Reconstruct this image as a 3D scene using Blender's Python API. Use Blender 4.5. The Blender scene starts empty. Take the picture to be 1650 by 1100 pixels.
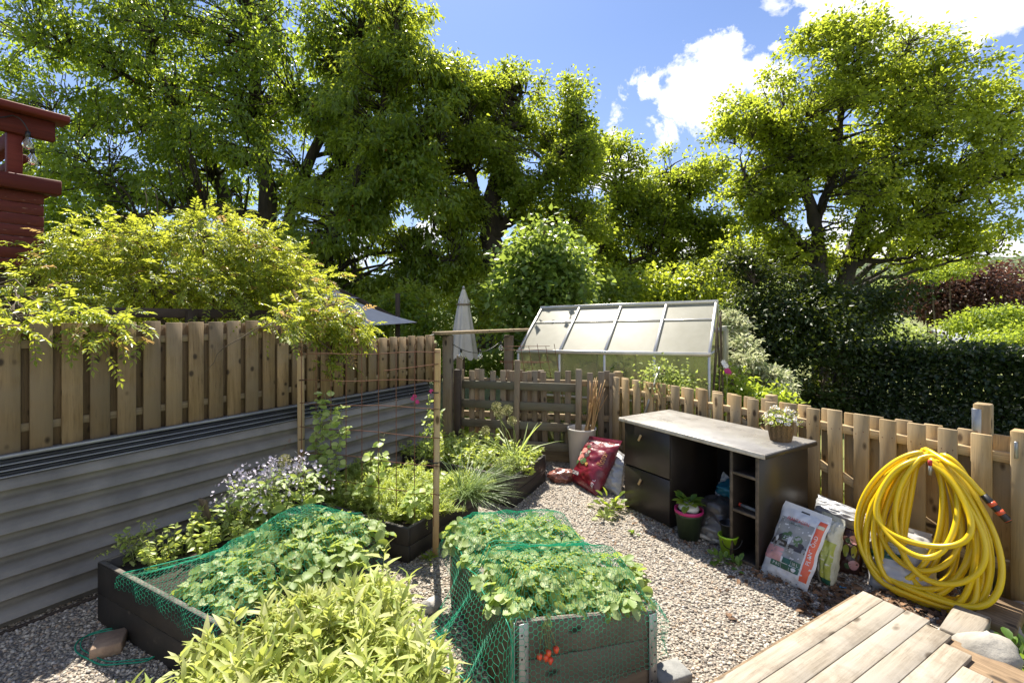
import bpy, bmesh, math, random
import numpy as np
from mathutils import Vector, Matrix, noise
R = math.radians
rng = np.random.default_rng(7)
random.seed(7)
scene = bpy.context.scene
COL = scene.collection
F, CX, HZ, EYE = 770.0, 825.0, 505.0, 1.6     # focal length and centre in photo pixels, eye height in metres

def G(x, y, z=0.0):                       # point on the level z seen at a photo pixel
    Y = F * (EYE - z) / (y - HZ)
    return np.array([(x - CX) / F * Y, Y, z])
def D(x, y, Y):                           # point at the distance Y seen at a photo pixel
    return np.array([(x - CX) / F * Y, Y, EYE - (y - HZ) * Y / F])
def unit(v):
    v = np.asarray(v, float); n = np.linalg.norm(v, axis=-1, keepdims=True); return v / np.maximum(n, 1e-9)

# ------------------------------------------------------------------ meshes
class MB:
    def __init__(s): s.V = []; s.T = []; s.Q = []; s.n = 0
    def add(s, V, T=None, Q=None):
        V = np.asarray(V, float).reshape(-1, 3)
        if T is not None and len(T): s.T.append(np.asarray(T, int).reshape(-1, 3) + s.n)
        if Q is not None and len(Q): s.Q.append(np.asarray(Q, int).reshape(-1, 4) + s.n)
        s.V.append(V); s.n += len(V); return s
    def box(s, c, size, ax=None, ch=0.004):        # chamfered box; ax = 3 axis vectors
        h = np.array(size) / 2.0; ch = min(ch, h.min() * .6)
        A = np.eye(3) if ax is None else np.array([unit(a) for a in ax])
        V = []; idx = {}
        for i in (-1, 1):
            for j in (-1, 1):
                for k in (-1, 1):
                    for a in range(3):
                        p = np.array([i, j, k]) * (h - ch); p[a] = (i, j, k)[a] * h[a]
                        idx[(i, j, k, a)] = len(V); V.append(p)
        Q = []; T = []
        sg = (-1, 1)
        for a in range(3):
            b, c2 = (a + 1) % 3, (a + 2) % 3
            for sa in sg:
                def key(sb, sc):
                    t = [0, 0, 0]; t[a] = sa; t[b] = sb; t[c2] = sc; return tuple(t) + (a,)
                q = [idx[key(-1, -1)], idx[key(1, -1)], idx[key(1, 1)], idx[key(-1, 1)]]
                Q.append(q if sa > 0 else q[::-1])
        for a in range(3):                          # edges along axis a
            b, c2 = (a + 1) % 3, (a + 2) % 3
            for sb in sg:
                for sc in sg:
                    def key(sa, f):
                        t = [0, 0, 0]; t[a] = sa; t[b] = sb; t[c2] = sc; return tuple(t) + (f,)
                    q = [idx[key(-1, b)], idx[key(1, b)], idx[key(1, c2)], idx[key(-1, c2)]]
                    Q.append(q if sb * sc < 0 else q[::-1])
        for i in sg:
            for j in sg:
                for k in sg:
                    t = [idx[(i, j, k, a)] for a in range(3)]
                    T.append(t if i * j * k > 0 else t[::-1])
        V = np.array(V) @ A + np.array(c, float)
        return s.add(V, T, Q)
    def bar(s, p0, p1, w, t, up=(0, 0, 1), ch=0.003):   # bar p0..p1, w across (horizontal side), t along up
        p0 = np.array(p0, float); p1 = np.array(p1, float); d = unit(p1 - p0)
        u = np.array(up, float); u = u - d * (u @ d)
        if np.linalg.norm(u) < 1e-4: u = np.array([0, 1., 0]) - d * d[1]
        u = unit(u); sd = np.cross(d, u)
        return s.box((p0 + p1) / 2, (np.linalg.norm(p1 - p0), w, t), (d, sd, u), ch)
    def tube(s, P, r, n=8, cap=True):
        P = np.asarray(P, float); m = len(P); r = np.broadcast_to(np.asarray(r, float), (m,))
        tg = np.gradient(P, axis=0); tg = unit(tg)
        ref = np.array([0, 0, 1.]) if abs(tg[0][2]) < .9 else np.array([1., 0, 0])
        u = unit(ref - tg[0] * (ref @ tg[0])); rings = []
        a = np.arange(n) * 2 * np.pi / n
        for i in range(m):
            u = unit(u - tg[i] * (u @ tg[i])); v = np.cross(tg[i], u)
            rings.append(P[i] + r[i] * (np.cos(a)[:, None] * u + np.sin(a)[:, None] * v))
        V = np.concatenate(rings); Q = []
        k = np.arange(n); k2 = (k + 1) % n
        for i in range(m - 1):
            Q.append(np.stack([i * n + k, i * n + k2, (i + 1) * n + k2, (i + 1) * n + k], 1))
        Q = np.concatenate(Q); T = []
        if cap:
            V = np.concatenate([V, P[:1], P[-1:]]); c0, c1 = m * n, m * n + 1
            T = np.concatenate([np.stack([np.full(n, c0), k2, k], 1), np.stack([np.full(n, c1), (m - 1) * n + k, (m - 1) * n + k2], 1)])
        return s.add(V, T, Q)
    def lathe(s, prof, c=(0, 0, 0), n=24, wob=0):
        prof = np.asarray(prof, float); a = np.arange(n) * 2 * np.pi / n; m = len(prof)
        rad = prof[:, 0][:, None] * (1 + wob * np.sin(a * 5)[None])
        V = np.stack([rad * np.cos(a), rad * np.sin(a), np.repeat(prof[:, 1][:, None], n, 1)], -1).reshape(-1, 3) + np.array(c, float)
        k = np.arange(n); k2 = (k + 1) % n
        Q = np.concatenate([np.stack([i * n + k, i * n + k2, (i + 1) * n + k2, (i + 1) * n + k], 1) for i in range(m - 1)])
        return s.add(V, None, Q)
    def grid(s, P):                                 # P (a,b,3)
        P = np.asarray(P, float); a, b = P.shape[:2]
        i, j = np.meshgrid(np.arange(a - 1), np.arange(b - 1), indexing='ij'); k = (i * b + j).ravel()
        return s.add(P.reshape(-1, 3), None, np.stack([k, k + b, k + b + 1, k + 1], 1))
    def ico(s, c, r, sub=2, amp=0, fr=3, sc=(1, 1, 1), seed=0, ax=None):
        bm = bmesh.new(); bmesh.ops.create_icosphere(bm, subdivisions=sub, radius=1)
        V = np.array([v.co for v in bm.verts]); T = np.array([[v.index for v in f.verts] for f in bm.faces]); bm.free()
        if amp:
            d = np.array([noise.noise(Vector(v * fr) + Vector((seed * 7.3, seed, 0))) + .5 * noise.noise(Vector(v * fr * 2.3) + Vector((seed, 0, 3))) for v in V])
            V = V * (1 + amp * d)[:, None]
        V = V * np.array(sc) * r
        if ax is not None: V = V @ np.array(ax)
        return s.add(V + np.array(c, float), T)
    def wires(s, A, B, r, sides=3):
        A = np.asarray(A, float); B = np.asarray(B, float); n = len(A); d = unit(B - A)
        ref = np.where(np.abs(d[:, 2:3]) < .9, np.array([[0, 0, 1.]]), np.array([[1., 0, 0]]))
        u = unit(np.cross(d, ref)); v = np.cross(d, u); r = np.broadcast_to(np.asarray(r, float), (n,))[:, None]
        ring = [u * math.cos(2 * math.pi * k / sides) + v * math.sin(2 * math.pi * k / sides) for k in range(sides)]
        V = np.stack([A + r * x for x in ring] + [B + r * x for x in ring], 1)
        b = np.arange(n)[:, None] * 2 * sides
        Q = np.concatenate([b + np.array([[k, (k + 1) % sides, sides + (k + 1) % sides, sides + k]]) for k in range(sides)])
        return s.add(V.reshape(-1, 3), None, Q)
    def leaves(s, P, Dv, N, L, W, prof=((0, 0), (.42, 1), (1, 0)), fold=.25, droop=.15, pleat=0):
        P = np.asarray(P, float); n = len(P)
        if n == 0: return s
        Dv = unit(Dv); N = np.asarray(N, float); N = unit(N - Dv * (N * Dv).sum(1, keepdims=True)); S = np.cross(Dv, N)
        L = np.broadcast_to(np.asarray(L, float), (n,))[:, None]; W = np.broadcast_to(np.asarray(W, float), (n,))[:, None]
        droop = np.broadcast_to(np.asarray(droop, float), (n,))[:, None]
        def sp(t): return P + Dv * L * t - N * L * droop * t * t
        def sides(t, w):
            c = sp(t); return c - S * W * .5 * w + N * W * .5 * w * fold, c + S * W * .5 * w + N * W * .5 * w * fold
        if len(prof) == 3:
            l, r = sides(*prof[1])
            V = np.stack([sp(0), l, sp(1), r], 1); b = np.arange(n)[:, None] * 4
            return s.add(V.reshape(-1, 3), np.concatenate([b + [[0, 2, 1]], b + [[0, 3, 2]]]))
        cols = [sp(prof[0][0])]; m = len(prof) - 2
        for q, (t, w) in enumerate(prof[1:-1]):
            l, r = sides(t, w); pz = N * W * pleat * (1 if q % 2 else -1); cols += [l + pz, sp(t) - pz * .4, r + pz]
        cols.append(sp(prof[-1][0])); K = len(cols)
        V = np.stack(cols, 1); b = np.arange(n)[:, None] * K; T = []
        T += [[0, 2, 1], [0, 3, 2]]
        for i in range(m - 1):
            o = 1 + 3 * i
            T += [[o, o + 1, o + 4], [o, o + 4, o + 3], [o + 1, o + 2, o + 5], [o + 1, o + 5, o + 4]]
        o = 1 + 3 * (m - 1)
        T += [[o, o + 1, K - 1], [o + 1, o + 2, K - 1]]
        return s.add(V.reshape(-1, 3), np.concatenate([b + [t] for t in T]))
    def arrays(s):
        return (np.concatenate(s.V) if s.V else np.zeros((0, 3)),
                np.concatenate(s.T) if s.T else np.zeros((0, 3), int), np.concatenate(s.Q) if s.Q else np.zeros((0, 4), int))
    def mesh(s, name, mat=None, off=None, smooth=False, mat_t=None):
        V, T, Q = s.arrays()
        if off is not None: V = V - np.array(off)
        me = bpy.data.meshes.new(name); me.vertices.add(len(V)); me.vertices.foreach_set('co', V.astype(np.float32).ravel())
        nt, nq = len(T), len(Q); me.loops.add(nt * 3 + nq * 4); me.polygons.add(nt + nq)
        me.loops.foreach_set('vertex_index', np.concatenate([T.ravel(), Q.ravel()]).astype(np.int32))
        me.polygons.foreach_set('loop_start', np.concatenate([np.arange(nt) * 3, nt * 3 + np.arange(nq) * 4]).astype(np.int32))
        if smooth: me.polygons.foreach_set('use_smooth', np.ones(nt + nq, bool))
        me.update(calc_edges=True)
        if mat: me.materials.append(mat)
        return me

def tag(o, label=None, cat=None, group=None, kind=None):
    if label: o['label'] = label
    if cat: o['category'] = cat
    if group: o['group'] = group
    if kind: o['kind'] = kind
    return o
def thing(name, loc, label, cat, group=None, rz=0, kind=None):
    o = bpy.data.objects.new(name, None); o.empty_display_size = .1; COL.objects.link(o)
    o.location = tuple(float(v) for v in loc); o.rotation_euler = (0, 0, rz)
    return tag(o, label, cat, group, kind)
def part(root, name, mb, mat, smooth=False, label=None, local=False, parent=None, kind=None):
    off = None if local else (np.array(root.location))
    o = bpy.data.objects.new(name, mb.mesh(name, mat, off, smooth)); COL.objects.link(o)
    o.parent = parent or root
    if label: o['label'] = label
    if kind: o['kind'] = kind
    return o
def single(name, mb, mat, label=None, cat=None, group=None, kind=None, smooth=False, org=None):
    V = mb.arrays()[0]
    if org is None:
        org = np.zeros(3) if kind in ('structure',) else np.array([V[:, 0].mean(), V[:, 1].mean(), V[:, 2].min()])
    o = bpy.data.objects.new(name, mb.mesh(name, mat, org, smooth)); COL.objects.link(o); o.location = tuple(org)
    return tag(o, label, cat, group, kind)
def child_copy(src, root, loc, rot=(0, 0, 0), scale=(1, 1, 1)):
    c = src.copy(); COL.objects.link(c); c.parent = root; c.location = tuple(loc); c.rotation_euler = rot; c.scale = scale; return c
def copy_thing(root, loc, rz=0, sc=1.0, label=None):
    r = root.copy(); COL.objects.link(r); r.location = tuple(loc); r.rotation_euler = (0, 0, rz); r.scale = (sc, sc, sc)
    if label: r['label'] = label
    for ch in list(root.children):
        c = ch.copy(); COL.objects.link(c); c.parent = r
        for g in ch.children:
            d = g.copy(); COL.objects.link(d); d.parent = c
    return r

# ------------------------------------------------------------------ materials
class NT:
    def __init__(s, name):
        s.m = bpy.data.materials.new(name); s.m.use_nodes = True; s.t = s.m.node_tree; s.t.nodes.clear()
        s.out = s.n('ShaderNodeOutputMaterial')
    def n(s, typ, **kw):
        nd = s.t.nodes.new(typ)
        for k, v in kw.items(): setattr(nd, k, v)
        return nd
    def l(s, a, b): s.t.links.new(a, b)
    def val(s, sock, v):
        if hasattr(v, 'bl_idname') or hasattr(v, 'is_linked'): s.l(v, sock)
        else: sock.default_value = v
    def math(s, op, a, b=0.0, clamp=False):
        nd = s.n('ShaderNodeMath', operation=op, use_clamp=clamp); s.val(nd.inputs[0], a); s.val(nd.inputs[1], b); return nd.outputs[0]
    def mix(s, f, a, b, mode='MIX'):
        nd = s.n('ShaderNodeMix', data_type='RGBA', blend_type=mode); s.val(nd.inputs[0], f)
        for i, v in ((6, a), (7, b)):
            if isinstance(v, (tuple, list)): nd.inputs[i].default_value = (*v[:3], 1)
            else: s.l(v, nd.inputs[i])
        return nd.outputs[2]
    def ramp(s, f, pts):
        nd = s.n('ShaderNodeValToRGB'); s.l(f, nd.inputs[0]); e = nd.color_ramp.elements
        while len(e) < len(pts): e.new(.5)
        for i, (p, c) in enumerate(pts): e[i].position = p; e[i].color = (*c, 1) if isinstance(c, (tuple, list)) else (c, c, c, 1)
        return nd.outputs[0]
    def coord(s, scale=(1, 1, 1), rot=0, rand=0):
        tc = s.n('ShaderNodeTexCoord'); v = tc.outputs['Object']
        if rand:
            oi = s.n('ShaderNodeObjectInfo'); vm = s.n('ShaderNodeVectorMath', operation='MULTIPLY_ADD')
            vm.inputs[1].default_value = (rand, rand * .7, rand * 1.3); s.l(oi.outputs['Random'], vm.inputs[0]); s.l(v, vm.inputs[2]); v = vm.outputs[0]
        if rot:
            mp = s.n('ShaderNodeMapping'); mp.inputs['Rotation'].default_value = (0, 0, -rot); s.l(v, mp.inputs[0]); v = mp.outputs[0]
        mp = s.n('ShaderNodeMapping'); mp.inputs['Scale'].default_value = scale; s.l(v, mp.inputs[0]); return mp.outputs[0]
    def noise(s, v, sc=5, det=4, rough=.6, dist=0):
        nd = s.n('ShaderNodeTexNoise'); nd.inputs['Scale'].default_value = sc; nd.inputs['Detail'].default_value = det
        nd.inputs['Roughness'].default_value = rough; nd.inputs['Distortion'].default_value = dist; s.l(v, nd.inputs['Vector']); return nd.outputs[0]
    def vor(s, v, sc=5, out='Distance', feature='F1'):
        nd = s.n('ShaderNodeTexVoronoi', feature=feature); nd.inputs['Scale'].default_value = sc; s.l(v, nd.inputs['Vector']); return nd.outputs[out]
    def rnd(s, isl=True):
        oi = s.n('ShaderNodeObjectInfo').outputs['Random']
        if not isl: return oi
        g = s.n('ShaderNodeNewGeometry').outputs['Random Per Island']
        return s.math('FRACT', s.math('ADD', oi, g))
    def bsdf(s, col, rough=.6, metal=0, spec=.5, nrm=None, link=True):
        b = s.n('ShaderNodeBsdfPrincipled')
        if isinstance(col, (tuple, list)): b.inputs['Base Color'].default_value = (*col[:3], 1)
        else: s.l(col, b.inputs['Base Color'])
        s.val(b.inputs['Roughness'], rough); s.val(b.inputs['Metallic'], metal); b.inputs['Specular IOR Level'].default_value = spec
        if nrm is not None: s.l(nrm, b.inputs['Normal'])
        if link: s.l(b.outputs[0], s.out.inputs[0])
        return b
    def bump(s, h, st=.3, d=.01, nrm=None):
        nd = s.n('ShaderNodeBump'); nd.inputs['Strength'].default_value = st; nd.inputs['Distance'].default_value = d; s.l(h, nd.inputs['Height'])
        if nrm is not None: s.l(nrm, nd.inputs['Normal'])
        return nd.outputs[0]

def mat(name, c1, c2=None, sc=6, rough=.6, metal=0, spec=.5, bump=0, bsc=40, bd=.004, isl=0, stretch=(1, 1, 1), speck=None):
    t = NT(name); v = t.coord(stretch, rand=3); n1 = t.noise(v, sc, 5)
    col = t.mix(t.ramp(n1, [(.35, 0), (.65, 1)]), c1, c2 or tuple(x * .75 for x in c1))
    if isl:
        r = t.rnd(); col = t.mix(1.0, col, t.ramp(r, [(0, 1 - isl), (1, 1 + isl)]), 'MULTIPLY')
    if speck:
        col = t.mix(t.ramp(t.noise(v, speck[1], 3), [(speck[2], 0), (speck[2] + .06, 1)]), col, speck[0])
    nr = t.bump(t.noise(v, bsc, 4), bump, bd) if bump else None
    t.bsdf(col, rough, metal, spec, nr); return t.m

def wood(name, c1, c2, axis='z', rot=0, dark=(.06, .04, .025), rough=.75, knots=True, sc=1.0, grey=None, stain=0.0):
    t = NT(name); lo, hi = 1.6 * sc, 34 * sc
    s = {'z': (hi, hi, lo), 'x': (lo, hi, hi)}[axis]
    v0 = t.coord((1, 1, 1), rot, rand=17)
    mp = t.n('ShaderNodeMapping'); mp.inputs['Scale'].default_value = s; t.l(v0, mp.inputs[0]); v = mp.outputs[0]
    g = t.noise(v, 1.0, 6, .65, .6); g2 = t.noise(v, 3.4, 5, .7)
    r = t.rnd()
    col = t.mix(t.ramp(g, [(.36, 0), (.62, 1)]), c2, c1)
    col = t.mix(t.ramp(g2, [(.53, 0), (.70, .7)]), col, dark)
    big = t.noise(v0, 2.2, 3)
    if grey: col = t.mix(t.ramp(big, [(.4, 0), (.62, .85)]), col, grey)
    if stain: col = t.mix(t.ramp(t.noise(v0, 5, 5, .7), [(.5, 0), (.7, stain)]), col, dark)
    if knots:
        mk = t.n('ShaderNodeMapping'); mk.inputs['Scale'].default_value = {'z': (11, 11, 5), 'x': (5, 11, 11)}[axis]; t.l(v0, mk.inputs[0])
        k = t.vor(mk.outputs[0], 1.0); col = t.mix(t.ramp(k, [(.1, .95), (.2, 0)]), col, tuple(x * .6 for x in dark))
    col = t.mix(1.0, col, t.ramp(r, [(0, .72), (.5, 1.0), (1, 1.22)]), 'MULTIPLY')
    nr = t.bump(g, .35, .004); t.bsdf(col, rough, 0, .3, nr); return t.m

def leafmat(name, cols, trans, tf=.45, rough=.45, spec=.4, lb=1.5, tb=1.3):
    cols = [tuple(min(.8, x * lb) for x in c) for c in cols]; trans = tuple(min(.9, x * tb) for x in trans)
    t = NT(name); r = t.rnd()
    col = t.ramp(r, [(i / max(1, len(cols) - 1), c) for i, c in enumerate(cols)])
    big = t.noise(t.coord(), 1.3, 2)
    col = t.mix(1.0, col, t.ramp(big, [(.35, .8), (.65, 1.15)]), 'MULTIPLY')
    b = t.bsdf(col, rough, 0, spec, link=False)
    tr = t.n('ShaderNodeBsdfTranslucent'); t.l(t.mix(.35, trans, col, 'MIX'), tr.inputs[0])
    mx = t.n('ShaderNodeMixShader'); mx.inputs[0].default_value = tf; t.l(b.outputs[0], mx.inputs[1]); t.l(tr.outputs[0], mx.inputs[2])
    t.l(mx.outputs[0], t.out.inputs[0]); return t.m

def rv(n, s=1.0): return rng.normal(0, s, (n, 3))
UP = np.array([0, 0, 1.0])
EXPO = 1.32; SKY = 0.058; CLOUD = 12.0; SKYTINT = (.66, .82, 1.1)
# ------------------------------------------------------------------ camera, light, sky
cam = bpy.data.cameras.new('camera'); co = bpy.data.objects.new('camera', cam); COL.objects.link(co)
co.location = (0, 0, EYE); co.rotation_euler = (R(90), 0, 0)
cam.sensor_width = 36; cam.lens = 36 * F / 1650; cam.shift_y = -(550 - HZ) / 1650; cam.clip_end = 3000; cam.clip_start = .05
scene.camera = co
ELEV = R(56); SUN = unit([-.17, .985, 0]) * math.cos(ELEV) + np.array([0, 0, math.sin(ELEV)])
ld = bpy.data.lights.new('sun', 'SUN'); ld.energy = 5.0; ld.angle = R(.55); ld.color = (1, .93, .80)
lo = bpy.data.objects.new('sun', ld); COL.objects.link(lo); lo.rotation_euler = Vector(-SUN).to_track_quat('-Z', 'Y').to_euler(); lo.location = (0, 0, 20)
scene.view_settings.view_transform = 'Standard'; scene.view_settings.look = 'None'; scene.view_settings.exposure = EXPO; scene.view_settings.gamma = 1

w = bpy.data.worlds.new('World'); scene.world = w; w.use_nodes = True; nt = w.node_tree; nt.nodes.clear()
class WT(NT):
    def __init__(s, t): s.t = t; s.out = s.n('ShaderNodeOutputWorld')
W = WT(nt)
sky = W.n('ShaderNodeTexSky', sky_type='NISHITA'); sky.sun_disc = False; sky.sun_elevation = ELEV; sky.sun_rotation = math.atan2(-.17, .985)
sky.air_density = 1.0; sky.dust_density = .6; sky.ozone_density = 2.0
bg = W.n('ShaderNodeBackground'); bg.inputs[1].default_value = SKY
gen = W.n('ShaderNodeTexCoord').outputs['Generated']
n1 = W.noise(gen, 9, 8, .62, .3); n2 = W.noise(gen, 26, 6, .6)
mask = None
def skydir(x, y): return unit([(x - CX) / F, 1, (HZ - y) / F])
for (x, y, r, a) in [(1330, -10, 95, 1.1), (1440, 10, 110, 1.1), (1540, 0, 95, 1.0), (1620, -25, 70, .8), (1400, 70, 90, .9), (1270, 20, 45, .6), (1150, 150, 75, 1.1), (1110, 175, 70, 1.0), (1080, 205, 50, .8), (1175, 95, 36, .75),
                     (1190, 65, 22, .7), (1045, 140, 32, .75), (1005, 165, 30, .7), (1050, 195, 30, .6), (1225, 130, 50, .8), (1260, 50, 22, .5), (1250, 75, 18, .55), (985, 270, 60, .8), (1420, 420, 90, .9), (1300, 440, 120, .8), (1100, 430, 100, .8),
                     (620, 470, 140, .8), (60, 290, 60, .5), (200, 480, 160, .8), (1620, 420, 50, .7), (430, 470, 120, .7), (-300, 200, 250, .9), (2200, 150, 300, .9)]:
    d = skydir(x, y); ang = r / F / (1 + ((x - CX) / F) ** 2 + ((HZ - y) / F) ** 2) ** .75
    vm = W.n('ShaderNodeVectorMath', operation='DISTANCE'); W.l(gen, vm.inputs[0]); vm.inputs[1].default_value = tuple(d)
    f = W.math('MULTIPLY', W.math('SUBTRACT', 1.0, W.math('DIVIDE', vm.outputs['Value'], float(ang) * 1.25)), a)
    mask = f if mask is None else W.math('MAXIMUM', mask, f)
for d, rad, am in (((.1, -1, .35), .75, .95), ((1, -.45, .45), .45, .8)):      # unseen cloud banks added behind the viewer to warm and lift the fill light
    vm = W.n('ShaderNodeVectorMath', operation='DISTANCE'); W.l(gen, vm.inputs[0]); vm.inputs[1].default_value = tuple(unit(d))
    mask = W.math('MAXIMUM', mask, W.math('MULTIPLY', W.math('SUBTRACT', 1.0, W.math('DIVIDE', vm.outputs['Value'], rad * 1.25)), am))
mask = W.math('MAXIMUM', mask, -1.0)
den = W.math('ADD', W.math('MULTIPLY', mask, .75), W.math('ADD', W.math('MULTIPLY', W.math('SUBTRACT', n1, .5), 2.6), W.math('MULTIPLY', W.math('SUBTRACT', n2, .5), .8)))
cl = W.ramp(den, [(.22, 0), (.42, .85), (.7, 1)])
shade = W.ramp(W.noise(gen, 14, 5, .55), [(.35, (CLOUD * .62, CLOUD * .65, CLOUD * .72)), (.6, (CLOUD, CLOUD * .975, CLOUD * .93))])
# thin whitening of the air towards the horizon
sep = W.n('ShaderNodeSeparateXYZ'); W.l(gen, sep.inputs[0])
hz = W.ramp(sep.outputs[2], [(.0, .55), (.1, .4), (.5, .12), (.9, 0)])
skc = W.mix(hz, W.mix(1.0, sky.outputs[0], SKYTINT, 'MULTIPLY'), (CLOUD * .5, CLOUD * .58, CLOUD * .75))
W.l(W.mix(cl, skc, shade), bg.inputs[0]); W.l(bg.outputs[0], W.out.inputs[0])

# ------------------------------------------------------------------ materials
M = {}
M['fence'] = wood('weathered_fence_wood', (.25, .172, .09), (.165, .11, .053), grey=(.205, .155, .10))
M['fence_back'] = wood('fence_wood_warm', (.15, .10, .055), (.09, .06, .032))
M['picket'] = wood('picket_wood', (.44, .305, .145), (.32, .21, .09), dark=(.11, .065, .03), grey=(.37, .285, .175))
M['gate'] = wood('old_grey_wood', (.25, .19, .125), (.15, .11, .07), dark=(.05, .035, .02), grey=(.2, .17, .13))
WR = math.atan2(.836, .548); FR_ = math.atan2(-.823, .568); LR = math.atan2(-.16, .987)
M['gate_rail'] = wood('old_rail_wood', (.16, .13, .085), (.09, .07, .045), axis='x', rot=LR, knots=False, grey=(.13, .125, .09))
M['rail_w'] = wood('fence_rail_wood', (.26, .2, .12), (.17, .13, .08), axis='x', rot=WR)
M['rail_r'] = wood('picket_rail_wood', (.46, .35, .2), (.34, .25, .14), axis='x', rot=FR_)
M['rail_l'] = wood('back_rail_wood', (.3, .22, .13), (.2, .15, .09), axis='x', rot=LR)
M['galv'] = mat('galvanised_sheet', (.235, .218, .19), (.14, .13, .115), sc=3, rough=.55, metal=.1, spec=.5, bump=.08, bsc=60, speck=((.22, .09, .035), 5, .70))
M['galv_dark'] = mat('dark_sheet_edge', (.05, .052, .056), (.03, .03, .034), rough=.45, metal=.5)
M['galv_lip'] = mat('zinc_lip', (.26, .27, .29), (.18, .19, .21), rough=.4, metal=.5)
M['red'] = wood('falun_red_boards', (.14, .022, .016), (.10, .015, .010), axis='x', rot=WR, dark=(.1, .015, .01), knots=False, rough=.7)
M['red_peel'] = mat('peeling_red_boards', (.13, .02, .014), (.095, .013, .010), rough=.75, speck=((.36, .2, .15), 9, .66), stretch=(1.5, 1.5, 9), bump=.1)
M['brown_dark'] = mat('dark_brown_timber', (.05, .035, .025), (.03, .02, .015), rough=.8)
M['canvas'] = mat('parasol_canvas', (.60, .57, .52), (.52, .50, .47), rough=.85, bump=.1, bsc=150)
M['canvas_grey'] = mat('grey_parasol_canvas', (.50, .49, .49), (.44, .43, .44), rough=.85, bump=.1, bsc=150)
M['alu'] = mat('aluminium_frame', (.62, .60, .56), (.5, .49, .46), rough=.35, metal=.6)
M['steel'] = mat('galvanised_bracket', (.42, .42, .42), (.3, .3, .3), rough=.4, metal=.7, bump=.1)
M['black_metal'] = mat('black_plastic', (.015, .015, .016), rough=.4)
M['rust'] = mat('rusty_wire', (.20, .085, .05), (.13, .055, .03), sc=30, rough=.8, metal=.2)
M['bark'] = mat('tree_bark', (.050, .040, .030), (.022, .018, .014), sc=9, rough=.9, bump=.9, bsc=14, bd=.03, stretch=(1, 1, .3))
M['bark_light'] = mat('shrub_bark', (.12, .09, .055), (.06, .045, .03), sc=9, rough=.9, bump=.5, bsc=20, bd=.01)
M['soil'] = mat('dark_soil', (.045, .032, .022), (.02, .014, .01), sc=18, rough=.95, bump=1, bsc=60, bd=.02)
M['blackboard'] = mat('black_painted_boards', (.020, .018, .016), (.030, .026, .022), sc=8, rough=.55, spec=.35, bump=.25, bsc=30, speck=((.075, .065, .05), 26, .66))
M['rimwear'] = mat('worn_black_paint_edge', (.035, .032, .028), (.14, .125, .105), sc=14, rough=.8, bump=.3)
# foliage
M['l_cherry'] = leafmat('cherry_leaves', [(.03, .062, .014), (.045, .09, .019), (.065, .115, .022), (.08, .12, .022)], (.5, .62, .035), .5, .32, .55, 1.15, 1.35)
M['l_cherry2'] = leafmat('lighter_cherry_leaves', [(.03, .065, .014), (.05, .10, .02), (.075, .13, .024), (.10, .14, .025)], (.58, .66, .045), .54, .34, .5, 1.25, 1.4)
M['l_oak'] = leafmat('oak_leaves', [(.04, .078, .015), (.06, .108, .02), (.09, .135, .025), (.12, .14, .028)], (.52, .60, .045), .55, .42, .4, 1.15, 1.4)
M['l_oak2'] = leafmat('right_oak_leaves', [(.045, .08, .014), (.075, .115, .018), (.11, .145, .022), (.135, .15, .025)], (.56, .66, .05), .57, .42, .4, 1.15, 1.4)
M['l_hazel'] = leafmat('hazel_leaves', [(.05, .095, .02), (.08, .13, .03), (.11, .16, .035)], (.42, .52, .07), .45, .35, .5)
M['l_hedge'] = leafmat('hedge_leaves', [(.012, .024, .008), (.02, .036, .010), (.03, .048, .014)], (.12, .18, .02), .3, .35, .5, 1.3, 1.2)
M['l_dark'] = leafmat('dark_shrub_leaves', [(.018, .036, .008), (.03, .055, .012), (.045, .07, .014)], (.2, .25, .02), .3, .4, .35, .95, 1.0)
M['l_purple'] = leafmat('copper_leaves', [(.045, .024, .018), (.065, .034, .024), (.085, .05, .034)], (.16, .06, .04), .35, .4, .4)
M['l_bright'] = leafmat('bright_shrub_leaves', [(.09, .14, .02), (.13, .19, .025), (.16, .21, .03)], (.5, .58, .05), .5, .4, .4)
M['l_pale'] = leafmat('pale_shrub_leaves', [(.14, .18, .05), (.19, .24, .07), (.22, .26, .09)], (.48, .56, .12), .45, .5, .3)
M['l_white'] = leafmat('white_edged_leaves', [(.08, .13, .04), (.16, .2, .09), (.36, .36, .24), (.46, .45, .33)], (.5, .52, .28), .4, .5, .3)
M['l_wist'] = leafmat('wisteria_leaves', [(.05, .10, .018), (.10, .16, .025), (.15, .20, .03), (.19, .21, .035)], (.60, .62, .05), .52, .38, .45)
M['l_wist_red'] = leafmat('young_wisteria_leaves', [(.22, .17, .06), (.26, .15, .07), (.2, .2, .05)], (.6, .4, .14), .45, .4, .4)
M['l_tarr'] = leafmat('tarragon_leaves', [(.15, .21, .045), (.25, .295, .075), (.31, .345, .11), (.36, .38, .15), (.41, .41, .20)], (.57, .60, .12), .40, .5, .35, 1.35, 1.25)
M['l_straw'] = leafmat('strawberry_leaves', [(.09, .15, .035), (.16, .23, .075), (.23, .29, .12), (.12, .18, .04), (.28, .33, .16)], (.50, .58, .08), .40, .5, .35)
M['l_herb'] = leafmat('garden_herb_leaves', [(.16, .22, .045), (.25, .31, .075), (.33, .36, .14)], (.60, .66, .09), .42, .42, .5)
M['l_pea'] = leafmat('pea_leaves', [(.16, .235, .06), (.25, .32, .11), (.33, .38, .17)], (.56, .65, .1), .42, .45, .4)
M['l_borage'] = leafmat('borage_leaves', [(.14, .20, .06), (.20, .27, .09), (.27, .31, .13)], (.52, .6, .1), .42, .5, .4)
M['l_chive'] = leafmat('grassy_leaves', [(.07, .12, .045), (.11, .16, .07), (.15, .20, .09)], (.30, .40, .10), .35, .4, .4)
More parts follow.
